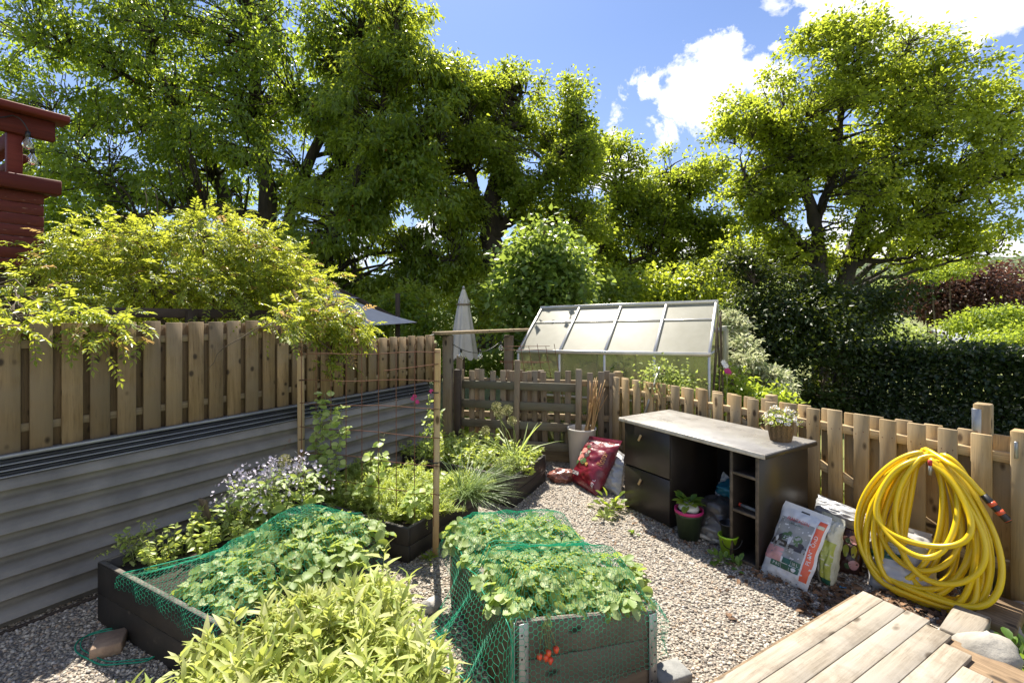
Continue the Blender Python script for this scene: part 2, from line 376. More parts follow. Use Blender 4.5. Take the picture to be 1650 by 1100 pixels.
M['l_weed'] = leafmat('weed_leaves', [(.06, .12, .02), (.10, .17, .03)], (.35, .48, .05), .4, .45, .4)
M['stem'] = mat('green_stems', (.13, .17, .05), (.18, .19, .07), rough=.6)
M['blue_fl'] = mat('lilac_blue_petals', (.55, .50, .56), (.46, .41, .52), sc=60, rough=.6, isl=.2)
M['white_fl'] = mat('white_petals', (.8, .79, .74), rough=.6, isl=.08)
M['mag_fl'] = mat('magenta_petals', (.5, .02, .16), (.35, .01, .12), rough=.5)
M['allium'] = mat('allium_seedheads', (.36, .34, .14), (.28, .28, .10), rough=.7, isl=.2)
M['berry'] = mat('ripe_strawberry', (.6, .03, .02), (.65, .12, .03), sc=30, rough=.3, bump=.3, bsc=200)
M['cherry_fr'] = mat('red_cherries', (.35, .01, .012), rough=.2)
M['grass'] = leafmat('grass_blades', [(.09, .14, .02), (.14, .19, .03), (.19, .22, .05)], (.5, .55, .06), .4, .5, .3)
t = NT('green_netting'); b_ = t.bsdf((.03, .38, .25), .4, link=False); tr = t.n('ShaderNodeBsdfTranslucent'); tr.inputs[0].default_value = (.06, .7, .45, 1)
mx = t.n('ShaderNodeMixShader'); mx.inputs[0].default_value = .4; t.l(b_.outputs[0], mx.inputs[1]); t.l(tr.outputs[0], mx.inputs[2]); t.l(mx.outputs[0], t.out.inputs[0]); M['net'] = t.m

# ------------------------------------------------------------------ ground
W0 = np.array([-2.548, 2.378, 0]); WD = np.array([.548, .836, 0]); WN = np.array([.836, -.548, 0])
PB = np.array([1.07, 5.08, 0]); PR = np.array([2.74, 2.661, 0]); PL = np.array([-.60, 5.38, 0])
FD = unit(PR - PB); FN = np.array([FD[1], -FD[0], 0])                 # FN points into the garden
if FN[0] > 0: FN = -FN
LD = unit(PB - PL); LN = np.array([LD[1], -LD[0], 0]); LN = LN if LN[1] < 0 else -LN
EDGE = np.array([[-3.0, 10.98], [1.07, 5.08], [2.74, 2.661], [2.47, 2.36], [2.13, 2.06], [1.80, 1.72], [1.3, 1.0], [.7, .0], [0.2, -1.5]])
def sdist_edge(x, y):                       # >0 outside (to the right of) the garden's edge
    best = np.full(np.shape(x), 1e9); sg = np.zeros(np.shape(x))
    for a, b in zip(EDGE[:-1], EDGE[1:]):
        d = b - a; t = np.clip(((x - a[0]) * d[0] + (y - a[1]) * d[1]) / (d @ d), 0, 1)
        px, py = a[0] + d[0] * t, a[1] + d[1] * t; r = np.hypot(x - px, y - py)
        cr = d[0] * (y - a[1]) - d[1] * (x - a[0])
        m = r < best; best = np.where(m, r, best); sg = np.where(m, np.sign(cr), sg)
    return best * sg
def sstep(a, b, x): t = np.clip((x - a) / (b - a), 0, 1); return t * t * (3 - 2 * t)
def ground_z(x, y):
    x = np.asarray(x, float); y = np.asarray(y, float)
    dz = -.38 * sstep(.03, .35, sdist_edge(x, y)) * (1 - sstep(3.2, 5.0, y)) * (1 - sstep(14, 30, np.hypot(x, y)))
    n = -((x - W0[0]) * WN[0] + (y - W0[1]) * WN[1]); t = (x - W0[0]) * WD[0] + (y - W0[1]) * WD[1]
    up = .78 * sstep(.16, .26, n) * (1 - sstep(1.5, 6, n)) * (1 - sstep(2.95, 3.2, t)) * sstep(-6, -3, t)
    return dz + up
ax_x = np.unique(np.concatenate([np.linspace(-6, 6, 161), np.linspace(-30, 30, 61), np.linspace(-600, 600, 41)]))
ax_y = np.unique(np.concatenate([np.linspace(-2, 10, 161), np.linspace(-30, 40, 71), np.linspace(-600, 900, 51)]))
gx, gy = np.meshgrid(ax_x, ax_y, indexing='ij')
gz = ground_z(gx, gy) + .015 * np.sin(gx * 3.1) * np.cos(gy * 2.7) * sstep(5, 7, np.hypot(gx, gy))
t = NT('lawn_and_earth'); v = t.coord()
c = t.mix(t.ramp(t.noise(v, 1.7, 5), [(.4, 0), (.6, 1)]), (.10, .13, .025), (.16, .17, .04))
c = t.mix(t.ramp(t.noise(v, 6, 5), [(.55, 0), (.7, .7)]), c, (.10, .075, .045))
t.bsdf(c, .9, nrm=t.bump(t.noise(v, 50, 5), .8, .02)); M['lawn'] = t.m
single('ground', MB().grid(np.stack([gx, gy, gz], -1)), M['lawn'], kind='structure', smooth=True)

# gravel yard
t = NT('gravel_surface'); v = t.coord()
cr = t.vor(v, 75, 'Color'); bw = t.n('ShaderNodeRGBToBW'); t.l(cr, bw.inputs[0])
c = t.ramp(bw.outputs[0], [(.1, (.21, .18, .145)), (.4, (.35, .31, .26)), (.62, (.45, .405, .345)), (.9, (.33, .25, .18))])
dd = t.vor(v, 75); c = t.mix(t.ramp(dd, [(.45, 0), (.75, .75)]), c, (.07, .06, .05))
c = t.mix(t.ramp(t.noise(v, 1.6, 4), [(.5, 0), (.75, .35)]), c, (.15, .11, .08))
t.bsdf(c, .85, nrm=t.bump(t.math('SUBTRACT', 1.0, dd), 1.0, .014)); M['gravel'] = t.m
yard = [(-3.78, .76), (.66, -.02), (1.28, 1.02), (1.78, 1.74), (2.11, 2.08), (2.45, 2.38), (2.70, 2.66), (1.05, 5.06), (-.62, 5.36), (-.90, 5.13)]
bm = bmesh.new(); vs = [bm.verts.new((x, y, .004)) for x, y in yard]; bm.faces.new(vs)
me = bpy.data.meshes.new('gravel_yard'); bm.normal_update(); bm.to_mesh(me); bm.free(); me.materials.append(M['gravel'])
o = bpy.data.objects.new('gravel_yard', me); COL.objects.link(o); tag(o, kind='structure')
def in_poly(x, y, poly):
    ins = np.zeros(len(x), bool); j = len(poly) - 1
    for i in range(len(poly)):
        xi, yi = poly[i]; xj, yj = poly[j]
        c = ((yi > y) != (yj > y)) & (x < (xj - xi) * (y - yi) / (yj - yi + 1e-12) + xi); ins ^= c; j = i
    return ins
# loose stones lying on it, one object
n = 110000; x = rng.uniform(-3.3, 2.8, n); y = rng.uniform(1.4, 5.3, n)
k = in_poly(x, y, yard) & (rng.random(n) < np.clip(1.5 - .26 * y, .3, 1)) & (np.abs(x / y) < 1.15); x, y = x[k], y[k]; n = len(x)
bm = bmesh.new(); bmesh.ops.create_icosphere(bm, subdivisions=1, radius=1); iv = np.array([v.co for v in bm.verts]); it = np.array([[q.index for q in f.verts] for f in bm.faces]); bm.free()
r = .0036 + .0075 * rng.random(n) ** 1.8; sc = np.stack([r * rng.uniform(.8, 1.5, n), r, r * rng.uniform(.45, .8, n)], 1)
V = iv[None] * (1 + rng.normal(0, .16, (n, 12, 1))) * sc[:, None]; a = rng.uniform(0, 6.28, n); ca, sa = np.cos(a)[:, None], np.sin(a)[:, None]
tl = rng.normal(0, .3, n)[:, None]
Vx = V[..., 0] * ca - V[..., 1] * sa; Vy = V[..., 0] * sa + V[..., 1] * ca
V = np.stack([Vx + x[:, None], Vy + y[:, None], V[..., 2] + tl * V[..., 0] + .006], -1)
mb = MB().add(V.reshape(-1, 3), (it[None] + np.arange(n)[:, None, None] * 12).reshape(-1, 3))
t = NT('gravel_stones'); r_ = t.rnd()
c = t.ramp(r_, [(0, (.15, .13, .11)), (.22, (.29, .26, .22)), (.45, (.40, .36, .305)), (.66, (.50, .455, .39)), (.8, (.34, .25, .17)), (.9, (.26, .235, .22)), (1, (.62, .57, .50))])
t.bsdf(c, .8, nrm=t.bump(t.noise(t.coord(), 180, 3), .3, .004)); M['stones'] = t.m
tag(single('gravel_stones', mb, M['stones']), 'loose grey and buff gravel stones covering the yard', 'gravel', kind='stuff')

# distant wooded hill
hx = np.linspace(-500, 900, 260); hy = np.linspace(230, 420, 26)
HX, HY = np.meshgrid(hx, hy, indexing='ij')
base = 30 * np.exp(-((HX - 430) / 260) ** 2) + 24 * np.exp(-((HX - 130) / 120) ** 2) + 14
HZm = base * np.clip((HY - 230) / 110, 0, 1) ** .7 * np.clip((420 - HY) / 60, 0, 1) ** .6
HZm = HZm + np.array([[2.2 * noise.noise(Vector((a * .09, b * .09, 0))) + 1.8 * noise.noise(Vector((a * .3, b * .3, 5))) for b in hy] for a in hx]) * (HZm > 1)
mb = MB().grid(np.stack([HX, HY, HZm - .5], -1))
t = NT('far_wood'); v = t.coord(); c = t.mix(t.ramp(t.noise(v, .12, 6, .7), [(.4, 0), (.6, 1)]), (.05, .085, .03), (.13, .17, .06))
t.bsdf(c, .95, nrm=t.bump(t.vor(v, .35), 1.0, 3.0)); M['far'] = t.m
single('hills', mb, M['far'], kind='structure')

# ------------------------------------------------------------------ corrugated retaining wall
def wp(tt, n, z): return W0 + WD * tt + WN * n + UP * z
T0, T1 = -1.3, 3.16
root = thing('corrugated_wall', wp(1, 0, 0), 'grey corrugated metal retaining wall below the board fence, with sheets stacked on top', 'retaining wall')
prof = []; p = .77 / 7
for i in range(7):
    z = .77 - i * p; prof += [(-.058, z), (-.012, z - .003), (-.006, z - .026), (-.002, z - .0275), (-.003, z - .049), (.003, z - .0505), (.002, z - .056), (-.058, z - .059)]
prof.append((-.058, 0.0))
ts = np.linspace(T0, T1, 40)
wob = np.array([.004 * noise.noise(Vector((a * 1.3, 3, 1))) for a in ts])
P = np.array([[wp(a, n_ + wob[i], z) for n_, z in prof] for i, a in enumerate(ts)])
mb = MB().grid(P); mb.grid(P[::-1] - WN * .004)
part(root, 'corrugated_sheet', mb, M['galv'])
for i, (n_, z, m) in enumerate([(-.004, .778, 'galv_lip'), (-.018, .792, 'galv_dark'), (-.030, .804, 'galv_lip'), (-.045, .816, 'galv_dark'), (-.056, .828, 'galv_lip'), (-.072, .842, 'galv_dark'), (-.09, .862, 'galv_lip')]):
    part(root, 'top_sheet', MB().box(wp((T0 + T1) / 2, n_ - .045, z), (T1 - T0, .09, .007 if i < 6 else .018), (WD, WN, UP), .002), M[m])
# thin copper pipe and dead stalks at the foot
mb = MB().box(wp(.4, .012, .012), (2.2, .016, .016), (WD, WN, UP), .004)
tag(single('edging_batten', mb, M['brown_dark']), 'thin dark batten lying along the foot of the corrugated wall', 'batten')

# ------------------------------------------------------------------ board fence on top of it
def board_fence(t0, t1, z0, z1, label, first):
    root = thing('board_fence', wp(t0, -.13, z0), label, 'fence', 'board fence panels above the metal wall')
    i = 0; tt = first
    mbf = MB().box((0, 0, 0), (.091, .02, 1), (WD, WN, UP), .002).mesh('fence_board', M['fence'])
    mbb = MB().box((0, 0, 0), (.108, .02, 1), (WD, WN, UP), .002).mesh('fence_back_board', M['fence_back'])
    while tt < t1 - .05:
        for kind, me_, n_, dt in (('board', mbf, -.13, 0), ('board', mbb, -.163, .064)):
            o = bpy.data.objects.new(kind, me_); COL.objects.link(o); o.parent = root
            h = z1 - z0 + rng.uniform(-.006, .006); q = wp(tt + dt + rng.uniform(-.004, .004), n_ + rng.uniform(-.003, .003), z0 + h / 2 - (0 if n_ > -.15 else .015)) - np.array(root.location)
            o.location = q; o.scale = (1, 1, h); o.rotation_euler = (0, 0, rng.normal(0, .012))
        tt += .127
    for z in (z1 - .11, z0 + .12):
        part(root, 'rail', MB().box(wp((t0 + t1) / 2, -.1465, z), (t1 - t0, .011, .045), (WD, WN, UP), .003), M['rail_w'])
    return root
board_fence(-1.3, 1.50, .872, 1.545, 'taller weathered board fence panel, nearer the red balcony and under the wisteria', -1.22)
board_fence(1.52, 3.36, .872, 1.365, 'lower weathered board fence panel, beside the closed parasol and behind the wire trellis', 1.56)
# corner post, second post and top beam behind the picket fence
root = thing('rail_frame', D(725, 745, 5.05), 'open frame of two wooden posts and a flat top beam beside the closed parasol', 'post frame')
a = D(722, 540, 5.12); b = D(820, 540, 6.0)
part(root, 'post', MB().box((a[0], a[1], a[2] / 2), (.095, .095, a[2]), (LD, LN, UP), .005), M['gate'])
part(root, 'post', MB().box((b[0], b[1], b[2] / 2), (.11, .09, b[2]), (LD, LN, UP), .005), M['gate'])
e0 = D(703, 537, 4.98); e1 = D(852, 531, 6.3)
part(root, 'beam', MB().bar(e0, e1, .13, .032), M['rail_l'])
a = D(736, 595, 5.2); part(root, 'post', MB().box((a[0] + .01, a[1], a[2] / 2), (.07, .07, a[2]), (LD, LN, UP), .004), M['brown_dark'])

# ------------------------------------------------------------------ red balcony
c0 = D(74, 500, 4.3); c0[2] = 0
def bp(tt, n, z): return c0 + WD * tt + WN * n + UP * z
root = thing('red_balcony', bp(-1, 0, .75), 'dark red timber balcony with peeling boards and open upper beam', 'balcony')
part(root, 'top_beam', MB().box(bp(-1.24, -.02, 3.245), (2.6, .07, .17), (WD, WN, UP), .006), M['red'])
part(root, 'beam_cap', MB().box(bp(-1.2, -.0, 3.365), (2.68, .22, .06), (WD, WN, UP), .006), M['red'])
part(root, 'side_beam', MB().box(bp(-.13, -1.1, 3.20), (.09, 2.0, .14), (WD, WN, UP), .006), M['red'])
part(root, 'side_beam', MB().box(bp(-.13, -1.1, 2.98), (.06, 2.0, .07), (WD, WN, UP), .006), M['red'])
for tt, n_ in ((-.19, -.07), (-1.6, -.07), (-.19, -2.0)): part(root, 'post', MB().box(bp(tt, n_, 2.95), (.095, .095, .44), (WD, WN, UP), .005), M['red'])
part(root, 'hand_rail', MB().box(bp(-1.22, .0, 2.735), (2.62, .15, .13), (WD, WN, UP), .007), M['red'])
part(root, 'hand_rail', MB().box(bp(-.02, -1.1, 2.735), (.15, 2.05, .128), (WD, WN, UP), .007), M['red'])
mb = MB(); z = 2.668
for i in range(7):
    mb.box(bp(-1.26, -.025, z - .048), (2.5, .024, .094), (WD, WN, UP), .004); mb.box(bp(-.03, -1.1, z - .048), (.024, 2.0, .094), (WD, WN, UP), .004); z -= .099
part(root, 'siding', mb, M['red_peel'])
part(root, 'floor_beam', MB().box(bp(-1.26, -.05, 1.88), (2.5, .1, .16), (WD, WN, UP), .006), M['brown_dark'])
part(root, 'floor', MB().box(bp(-1.26, -1.1, 1.99), (2.4, 2.0, .04), (WD, WN, UP), .006), M['brown_dark'])
mb = MB(); mb.box(bp(-1.26, -.06, 1.66), (2.5, .03, .2), (WD, WN, UP), .004); mb.box(bp(-1.26, -.06, 1.42), (2.5, .03, .2), (WD, WN, UP), .004)
part(root, 'skirt_boards', mb, M['brown_dark'])
for tt in (-.13, -2.3): part(root, 'support_post', MB().box(bp(tt, -.08, 1.25), (.13, .13, 1.2), (WD, WN, UP), .005), M['brown_dark'])

# dark rails carrying the wisteria behind the fence
root = thing('vine_rails', D(160, 560, 3.3), 'dark wooden rails just above the board fence carrying the wisteria', 'trellis rail')
part(root, 'rail', MB().bar(D(86, 502, 3.35), D(560, 508, 5.1), .05, .075), M['brown_dark'])
for x, y in ((150, 3.4), (300, 3.9), (430, 4.4)):
    q = D(x, 500, y); part(root, 'post', MB().box((q[0], q[1] + .06, (q[2] + .5) / 2), (.07, .07, q[2] - .5), (WD, WN, UP), .004), M['brown_dark'])

# ------------------------------------------------------------------ glass bulbs on cords
t = NT('bulb_glass'); b = t.bsdf((.95, .95, .93), .03, 0, .5); b.inputs['Transmission Weight'].default_value = .9; b.inputs['IOR'].default_value = 1.3; M['glass'] = t.m
def string_light(pts, bulbs, label, r=.004, s=1.0):
    root = thing('string_light', pts[0], label, 'string light', 'garden string lights')
    part(root, 'cord', MB().tube(pts, r, 6), M['black_metal'], True)
    for q in bulbs:
        q = np.array(q); mb = MB().lathe(np.array([(.004, .0), (.013, -.002), (.014, -.035), (.011, -.038)]) * s, q, 12)
        sk = part(root, 'socket', mb, M['black_metal'], True)
        pr = np.array([(.010, -.036), (.013, -.048), (.027, -.072), (.030, -.088), (.024, -.105), (.010, -.114), (.0, -.115)]) * s
        bu = part(root, 'bulb', MB().lathe(pr, q, 16), M['glass'], True)
        fil = MB().wires([q + np.array([.004, 0, -.04]) * s], [q + np.array([.004, 0, -.085]) * s], .002 * s); fil.wires([q + np.array([-.004, 0, -.04]) * s], [q + np.array([.004, 0, -.085]) * s], .002 * s)
        f = bpy.data.objects.new('filament', fil.mesh('filament', M['steel'], np.array(root.location))); COL.objects.link(f); f.parent = bu
    return root
def sag(a, b, d, n=14):
    s = np.linspace(0, 1, n)[:, None]; return np.array(a) * (1 - s) + np.array(b) * s - UP * d * 4 * s * (1 - s)
pts = np.concatenate([sag(D(-30, 185, 3.9), D(20, 186, 4.1), .02), sag(D(24, 188, 4.1), D(46, 212, 4.15), -.03)[1:], sag(D(46, 214, 4.15), D(56, 240, 4.3), .03)[1:]])
string_light(pts, [D(45, 212, 4.15), D(52, 238, 4.3)], 'string light with two glass bulbs hanging on the red balcony post', .005, 1.35)
pts = np.concatenate([sag(D(690, 542, 4.95), D(722, 544, 5.08), -.03), sag(D(724, 550, 5.08), D(815, 541, 5.92), .16, 24)[1:], sag(D(818, 540, 5.95), D(900, 545, 6.4), .1)[1:]])
string_light(pts, [D(743, 562, 5.3), D(774, 563, 5.6), D(807, 550, 5.85)], 'string light with clear bulbs drooping in front of the closed parasol', .004, 1.0)

# ------------------------------------------------------------------ parasols
q = D(747, 578, 7.5); zt = D(747, 466, 7.5)[2]; zb = D(747, 578, 7.5)[2]
root = thing('closed_parasol', (q[0], q[1], 0), 'closed off-white parasol tied upright behind the picket fence', 'parasol')
def folded(z0, z1, r0, r1, nf=9, dep=.22, n=72, m=14, seed=0):
    a = np.linspace(0, 2 * np.pi, n, endpoint=False); P = []
    for i in range(m):
        s = i / (m - 1); z = z0 + (z1 - z0) * s; r = r0 + (r1 - r0) * s ** .9
        rr = r * (1 - dep * s ** .4 * (.5 + .5 * np.sin(nf * a + .7 * np.sin(3 * a + seed)))); hem = (.035 * np.sin(nf * a + 1) + .03 * np.sin(a + 2)) * (s ** 6)
        P.append(np.stack([rr * np.cos(a), rr * np.sin(a), z + hem], 1))
    P = np.array(P); P = np.concatenate([P, P[:, :1]], 1); return P
mb = MB().grid(folded(zt - .16, zb, .075, .245)); mb.grid(folded(zt - .16, zb, .072, .24)[::-1]); part(root, 'canopy', mb, M['canvas'], True, local=True)
mb = MB().grid(folded(zt, zt - .22, .022, .098, dep=.16, m=8)); part(root, 'top_flap', mb, M['canvas'], True, local=True)
part(root, 'pole', MB().tube([(0, 0, 0), (0, 0, zt + .02)], .022, 12), M['gate'], True, local=True)
part(root, 'finial', MB().lathe([(.0, zt + .055), (.016, zt + .045), (.02, zt + .02), (.012, zt - .01)], n=12), M['canvas_grey'], True, local=True)
part(root, 'tie_strap', MB().lathe([(.112, zt - .225), (.118, zt - .23), (.118, zt - .245), (.112, zt - .25)], n=20), M['gate'], True, local=True)

ap = D(541, 470, 7.0); tip = D(672, 519, 7.0); rr = tip[0] - ap[0]
root = thing('grey_parasol', (ap[0], ap[1], 0), 'wide open grey square parasol with vented top, half hidden by the wisteria', 'parasol')
def pyramid(z0, z1, r0, r1, sagv=.03, m=10):
    mb = MB(); cor = [np.array([math.cos(a), math.sin(a), 0]) for a in np.arange(4) * math.pi / 2]
    for i in range(4):
        A, B = cor[i], cor[(i + 1) % 4]; P = []
        for j in range(m):
            s = j / (m - 1); r = r0 + (r1 - r0) * s; row = []
            for u in np.linspace(0, 1, 9):
                row.append((A * (1 - u) + B * u) * r + UP * (z0 + (z1 - z0) * s - sagv * math.sin(math.pi * u) * s - .03 * math.sin(math.pi * s)))
            P.append(row)
        mb.grid(np.array(P)); mb.grid(np.array(P)[::-1] - UP * .004)
    return mb
zt, z1 = ap[2], tip[2]
part(root, 'canopy', pyramid(zt - .07, z1, .12, rr), M['canvas_grey'], True, local=True)
part(root, 'top_flap', pyramid(zt + .03, zt - .09, .02, .36, .01), M['canvas_grey'], True, local=True)
mb = MB()
for i in range(4): mb.bar((0, 0, zt - .12), (rr * .98 * math.cos(i * math.pi / 2), rr * .98 * math.sin(i * math.pi / 2), z1 - .02), .02, .02)
part(root, 'ribs', mb, M['brown_dark'], local=True)
q = D(641, 545, 7.1) - np.array(root.location)
part(root, 'pole', MB().box((q[0], q[1], .95), (.06, .06, 1.9), None, .004), M['brown_dark'], local=True)
part(root, 'arm', MB().bar((q[0], q[1], zt - .4), (0, 0, zt + .05), .045, .06), M['brown_dark'], local=True)
# ------------------------------------------------------------------ trees, shrubs, hedges
def bend(a, b, n=7, wob=.06, rise=0.0):
    a = np.array(a, float); b = np.array(b, float); s = np.linspace(0, 1, n)[:, None]; L = np.linalg.norm(b - a)
    w = np.cumsum(rng.normal(0, 1, (n, 3)), 0); w = w - s * w[-1] - (1 - s) * w[0]
    return a * (1 - s) + b * s + w * wob * L / n ** .5 + UP * rise * L * (4 * s * (1 - s))
def blob_world(b):
    x, y, rx, ry, Y, rY = b; c = D(x, y, Y); return c, np.array([rx * Y / F, rY, ry * Y / F])
def crown_points(blobs, ncl, bias=2.3, hole=None):
    vols = np.array([b[2] * b[3] * b[5] * b[4] ** 2 for b in blobs], float) ** .8; pr = vols / vols.sum()
    ids = rng.choice(len(blobs), ncl, p=pr); out = []
    keep = []
    for i in ids:
        c, r = blob_world(blobs[i])
        for _ in range(6):
            v = unit(rng.normal(0, 1, 3)) * rng.random() ** (1 / bias) * (1.12 if rng.random() < .3 else 1.0); q = c + v * r
            if hole is None or noise.noise(Vector(q) * hole[0]) > hole[1]: break
        out.append(q)
    return np.array(out), ids
def leaf_cloud(mb, C, ctr, nper, clr, L, W, droop=.3, flat=.6, hang=.3, upw=.6, prof=((0, 0), (.42, 1), (1, 0)), fold=.3):
    n = len(C) * nper; cc = np.repeat(C, nper, 0); k = np.repeat(rng.uniform(.55, 1.35, len(C)), nper)[:, None]
    off = rng.normal(0, 1, (n, 3)) * np.array([1, 1, flat]) * clr * k; P = cc + off
    out = unit(P - np.repeat(ctr, nper, 0))
    Dv = unit(out * .5 + unit(off) * .6 + rv(n, .55) - UP * hang); N = unit(UP * upw + rv(n, .55) + out * .2)
    s = rng.uniform(.65, 1.25, n); mb.leaves(P, Dv, N, L * s, W * s, prof, fold, droop); return P
def tree(name, label, cat, group, trunks, blobs, ncl, nper, clr, L, W, leaf, bark='bark', hang=.3, flat=.6, upw=.6, limb_r=.05, twig=.010, bias=2.3, limbs=True, extra=None, droop=.25, hole=(.9, .0)):
    base = trunks[0][0][0]; root = thing(name, (base[0], base[1], base[2]), label, cat, group)
    C, ids = crown_points(blobs, ncl, bias, hole); ctr = np.array([blob_world(blobs[i])[0] for i in ids])
    mb = MB(); nodes = []; nr = []
    for pts, rads in trunks:
        pts = np.array(pts, float); m = 24; s = np.linspace(0, len(pts) - 1, m)
        P = np.stack([np.interp(s, np.arange(len(pts)), pts[:, k]) for k in range(3)], 1); rr = np.interp(s, np.arange(len(pts)), rads)
        for _ in range(2): P[1:-1] = .25 * P[:-2] + .5 * P[1:-1] + .25 * P[2:]
        P[1:-1] += rng.normal(0, rr[1:-1, None] * .18, (m - 2, 3)); mb.tube(P, rr * (1 + rng.normal(0, .04, m)), 10)
        nodes.append(P); nr.append(rr)
    NP = np.concatenate(nodes); NR = np.concatenate(nr)
    if limbs:
        LP, LRr = [], []
        for b in blobs:
            c, r = blob_world(b)
            for q in range(2):
                tgt = c + r * rng.uniform(-.45, .45, 3); dd = np.linalg.norm(NP - tgt, axis=1) + 1.4 * np.maximum(0, NP[:, 2] - tgt[2] + .3 * np.linalg.norm(NP[:, :2] - tgt[:2], axis=1))
                k = int(dd.argmin()); P = bend(NP[k], tgt, 9, .10, .06); r0 = min(NR[k] * .7, limb_r * (1 if q == 0 else .7)); rr = np.linspace(r0, r0 * .3, 9); mb.tube(P, rr, 7); LP.append(P); LRr.append(rr)
        NP2 = np.concatenate([NP] + LP); NR2 = np.concatenate([NR] + LRr)
    else: NP2, NR2 = NP, NR
    A, B, RR = [], [], []
    for c in C:
        dd = np.linalg.norm(NP2 - c, axis=1) + .6 * np.maximum(0, NP2[:, 2] - c[2]); k = int(dd.argmin()); P = bend(NP2[k], c, 5, .12, .05)
        r0 = min(NR2[k] * .7, twig * 2.2); rr = np.linspace(r0, twig * .35, 5); A.append(P[:-1]); B.append(P[1:]); RR.append(rr[:-1])
    mb.wires(np.concatenate(A), np.concatenate(B), np.concatenate(RR), 4)
    part(root, 'trunk', mb, M[bark], True)
    lb = MB(); P = leaf_cloud(lb, C, ctr, nper, clr, L, W, droop=droop, hang=hang, flat=flat, upw=upw)
    part(root, 'crown', lb, M[leaf])
    if extra:
        k = rng.choice(len(P), extra[0], replace=False); fb = MB()
        fr = bmesh.new(); bmesh.ops.create_icosphere(fr, subdivisions=1, radius=1); iv = np.array([v.co for v in fr.verts]); it = np.array([[q.index for q in f.verts] for f in fr.faces]); fr.free()
        V = P[k][:, None] - UP * .05 + iv[None] * extra[1]; fb.add(V.reshape(-1, 3), (it[None] + np.arange(len(k))[:, None, None] * len(iv)).reshape(-1, 3)); part(root, 'cherries', fb, M['cherry_fr'], True, kind='stuff')
    return root
KY = 1.0
def tp(*a): return [D(q[0], q[1], q[2] * KY) for q in a]
def kb(bl): return [(b[0], b[1], b[2], b[3], b[4] * KY, b[5] * KY) for b in bl]
gt = 'trees behind the garden fences'
# dark old cherry at the left
KY = 1.42
tree('cherry_tree', 'huge dark cherry tree with red fruit filling the upper left behind the balcony', 'tree', gt,
     [(tp((445, 545, 9.2), (443, 430, 9.2), (432, 330, 9.2), (418, 200, 9.3), (402, 60, 9.4), (390, -60, 9.5)), (0.336, 0.280, 0.238, 0.182, 0.126, 0.070)),
      (tp((425, 520, 9.3), (385, 390, 9.5), (335, 250, 9.8), (250, 120, 10), (210, -20, 10)), (0.224, 0.210, 0.182, 0.140, 0.070)),
      (tp((441, 350, 9.2), (400, 345, 9.0), (330, 330, 8.8), (220, 350, 8.7)), (0.140, 0.126, 0.098, 0.056)),
      (tp((440, 420, 9.2), (500, 260, 9.2), (560, 120, 9.2), (590, 0, 9.3)), (0.168, 0.140, 0.112, 0.070))],
     kb([(110, 110, 150, 130, 9.6, 1.7), (300, 60, 190, 140, 9.6, 1.8), (500, 90, 190, 150, 9.4, 1.8), (190, 250, 190, 120, 9.2, 1.5), (420, 220, 200, 130, 8.9, 1.4), (110, 360, 120, 90, 9.5, 1.2), (320, 340, 190, 80, 9.4, 1.4), (560, 250, 130, 120, 9.2, 1.4), (30, 230, 90, 110, 10, 1.2), (260, -50, 200, 70, 9.8, 1.5), (560, 60, 90, 70, 9.3, 1.0), (80, 440, 120, 50, 10.5, 1.0), (280, 430, 150, 50, 10.8, 1.2), (500, 430, 70, 50, 10.0, 1.0), (180, 400, 120, 50, 9.8, 1.0)]),
     2250, 46, .15, .14, .062, 'l_cherry', hang=.75, limb_r=.12, twig=.016, extra=(420, .02), droop=.3)
# lighter cherry, right of it
tree('cherry_tree', 'lighter cherry tree with drooping leaves and a leaning trunk, standing left of the closed parasol', 'tree', gt,
     [(tp((505, 560, 8.2), (520, 420, 8.2), (548, 350, 8.2), (590, 260, 8.1), (630, 140, 8.1), (640, 30, 8.1)), (0.238, 0.182, 0.161, 0.133, 0.098, 0.056)), (tp((535, 375, 8.2), (620, 330, 8.0), (690, 260, 7.9)), (0.098, 0.084, 0.056))],
     kb([(635, 60, 90, 80, 8.2, 1.0), (640, 170, 110, 90, 8.0, 1.1), (690, 240, 65, 90, 7.9, .8), (620, 290, 110, 90, 7.9, 1.0), (700, 340, 55, 80, 7.9, .7), (560, 370, 100, 90, 8.1, 1.0), (650, 420, 70, 65, 8.2, .8), (730, 150, 40, 50, 8.1, .5), (600, 455, 90, 40, 8.4, .8), (735, 400, 50, 65, 8.4, .7), (700, 455, 55, 45, 8.5, .7), (770, 440, 40, 50, 8.6, .6)]),
     1350, 44, .13, .14, .058, 'l_cherry2', hang=.85, limb_r=.075, extra=(120, .019), droop=.3)
KY = 1.0
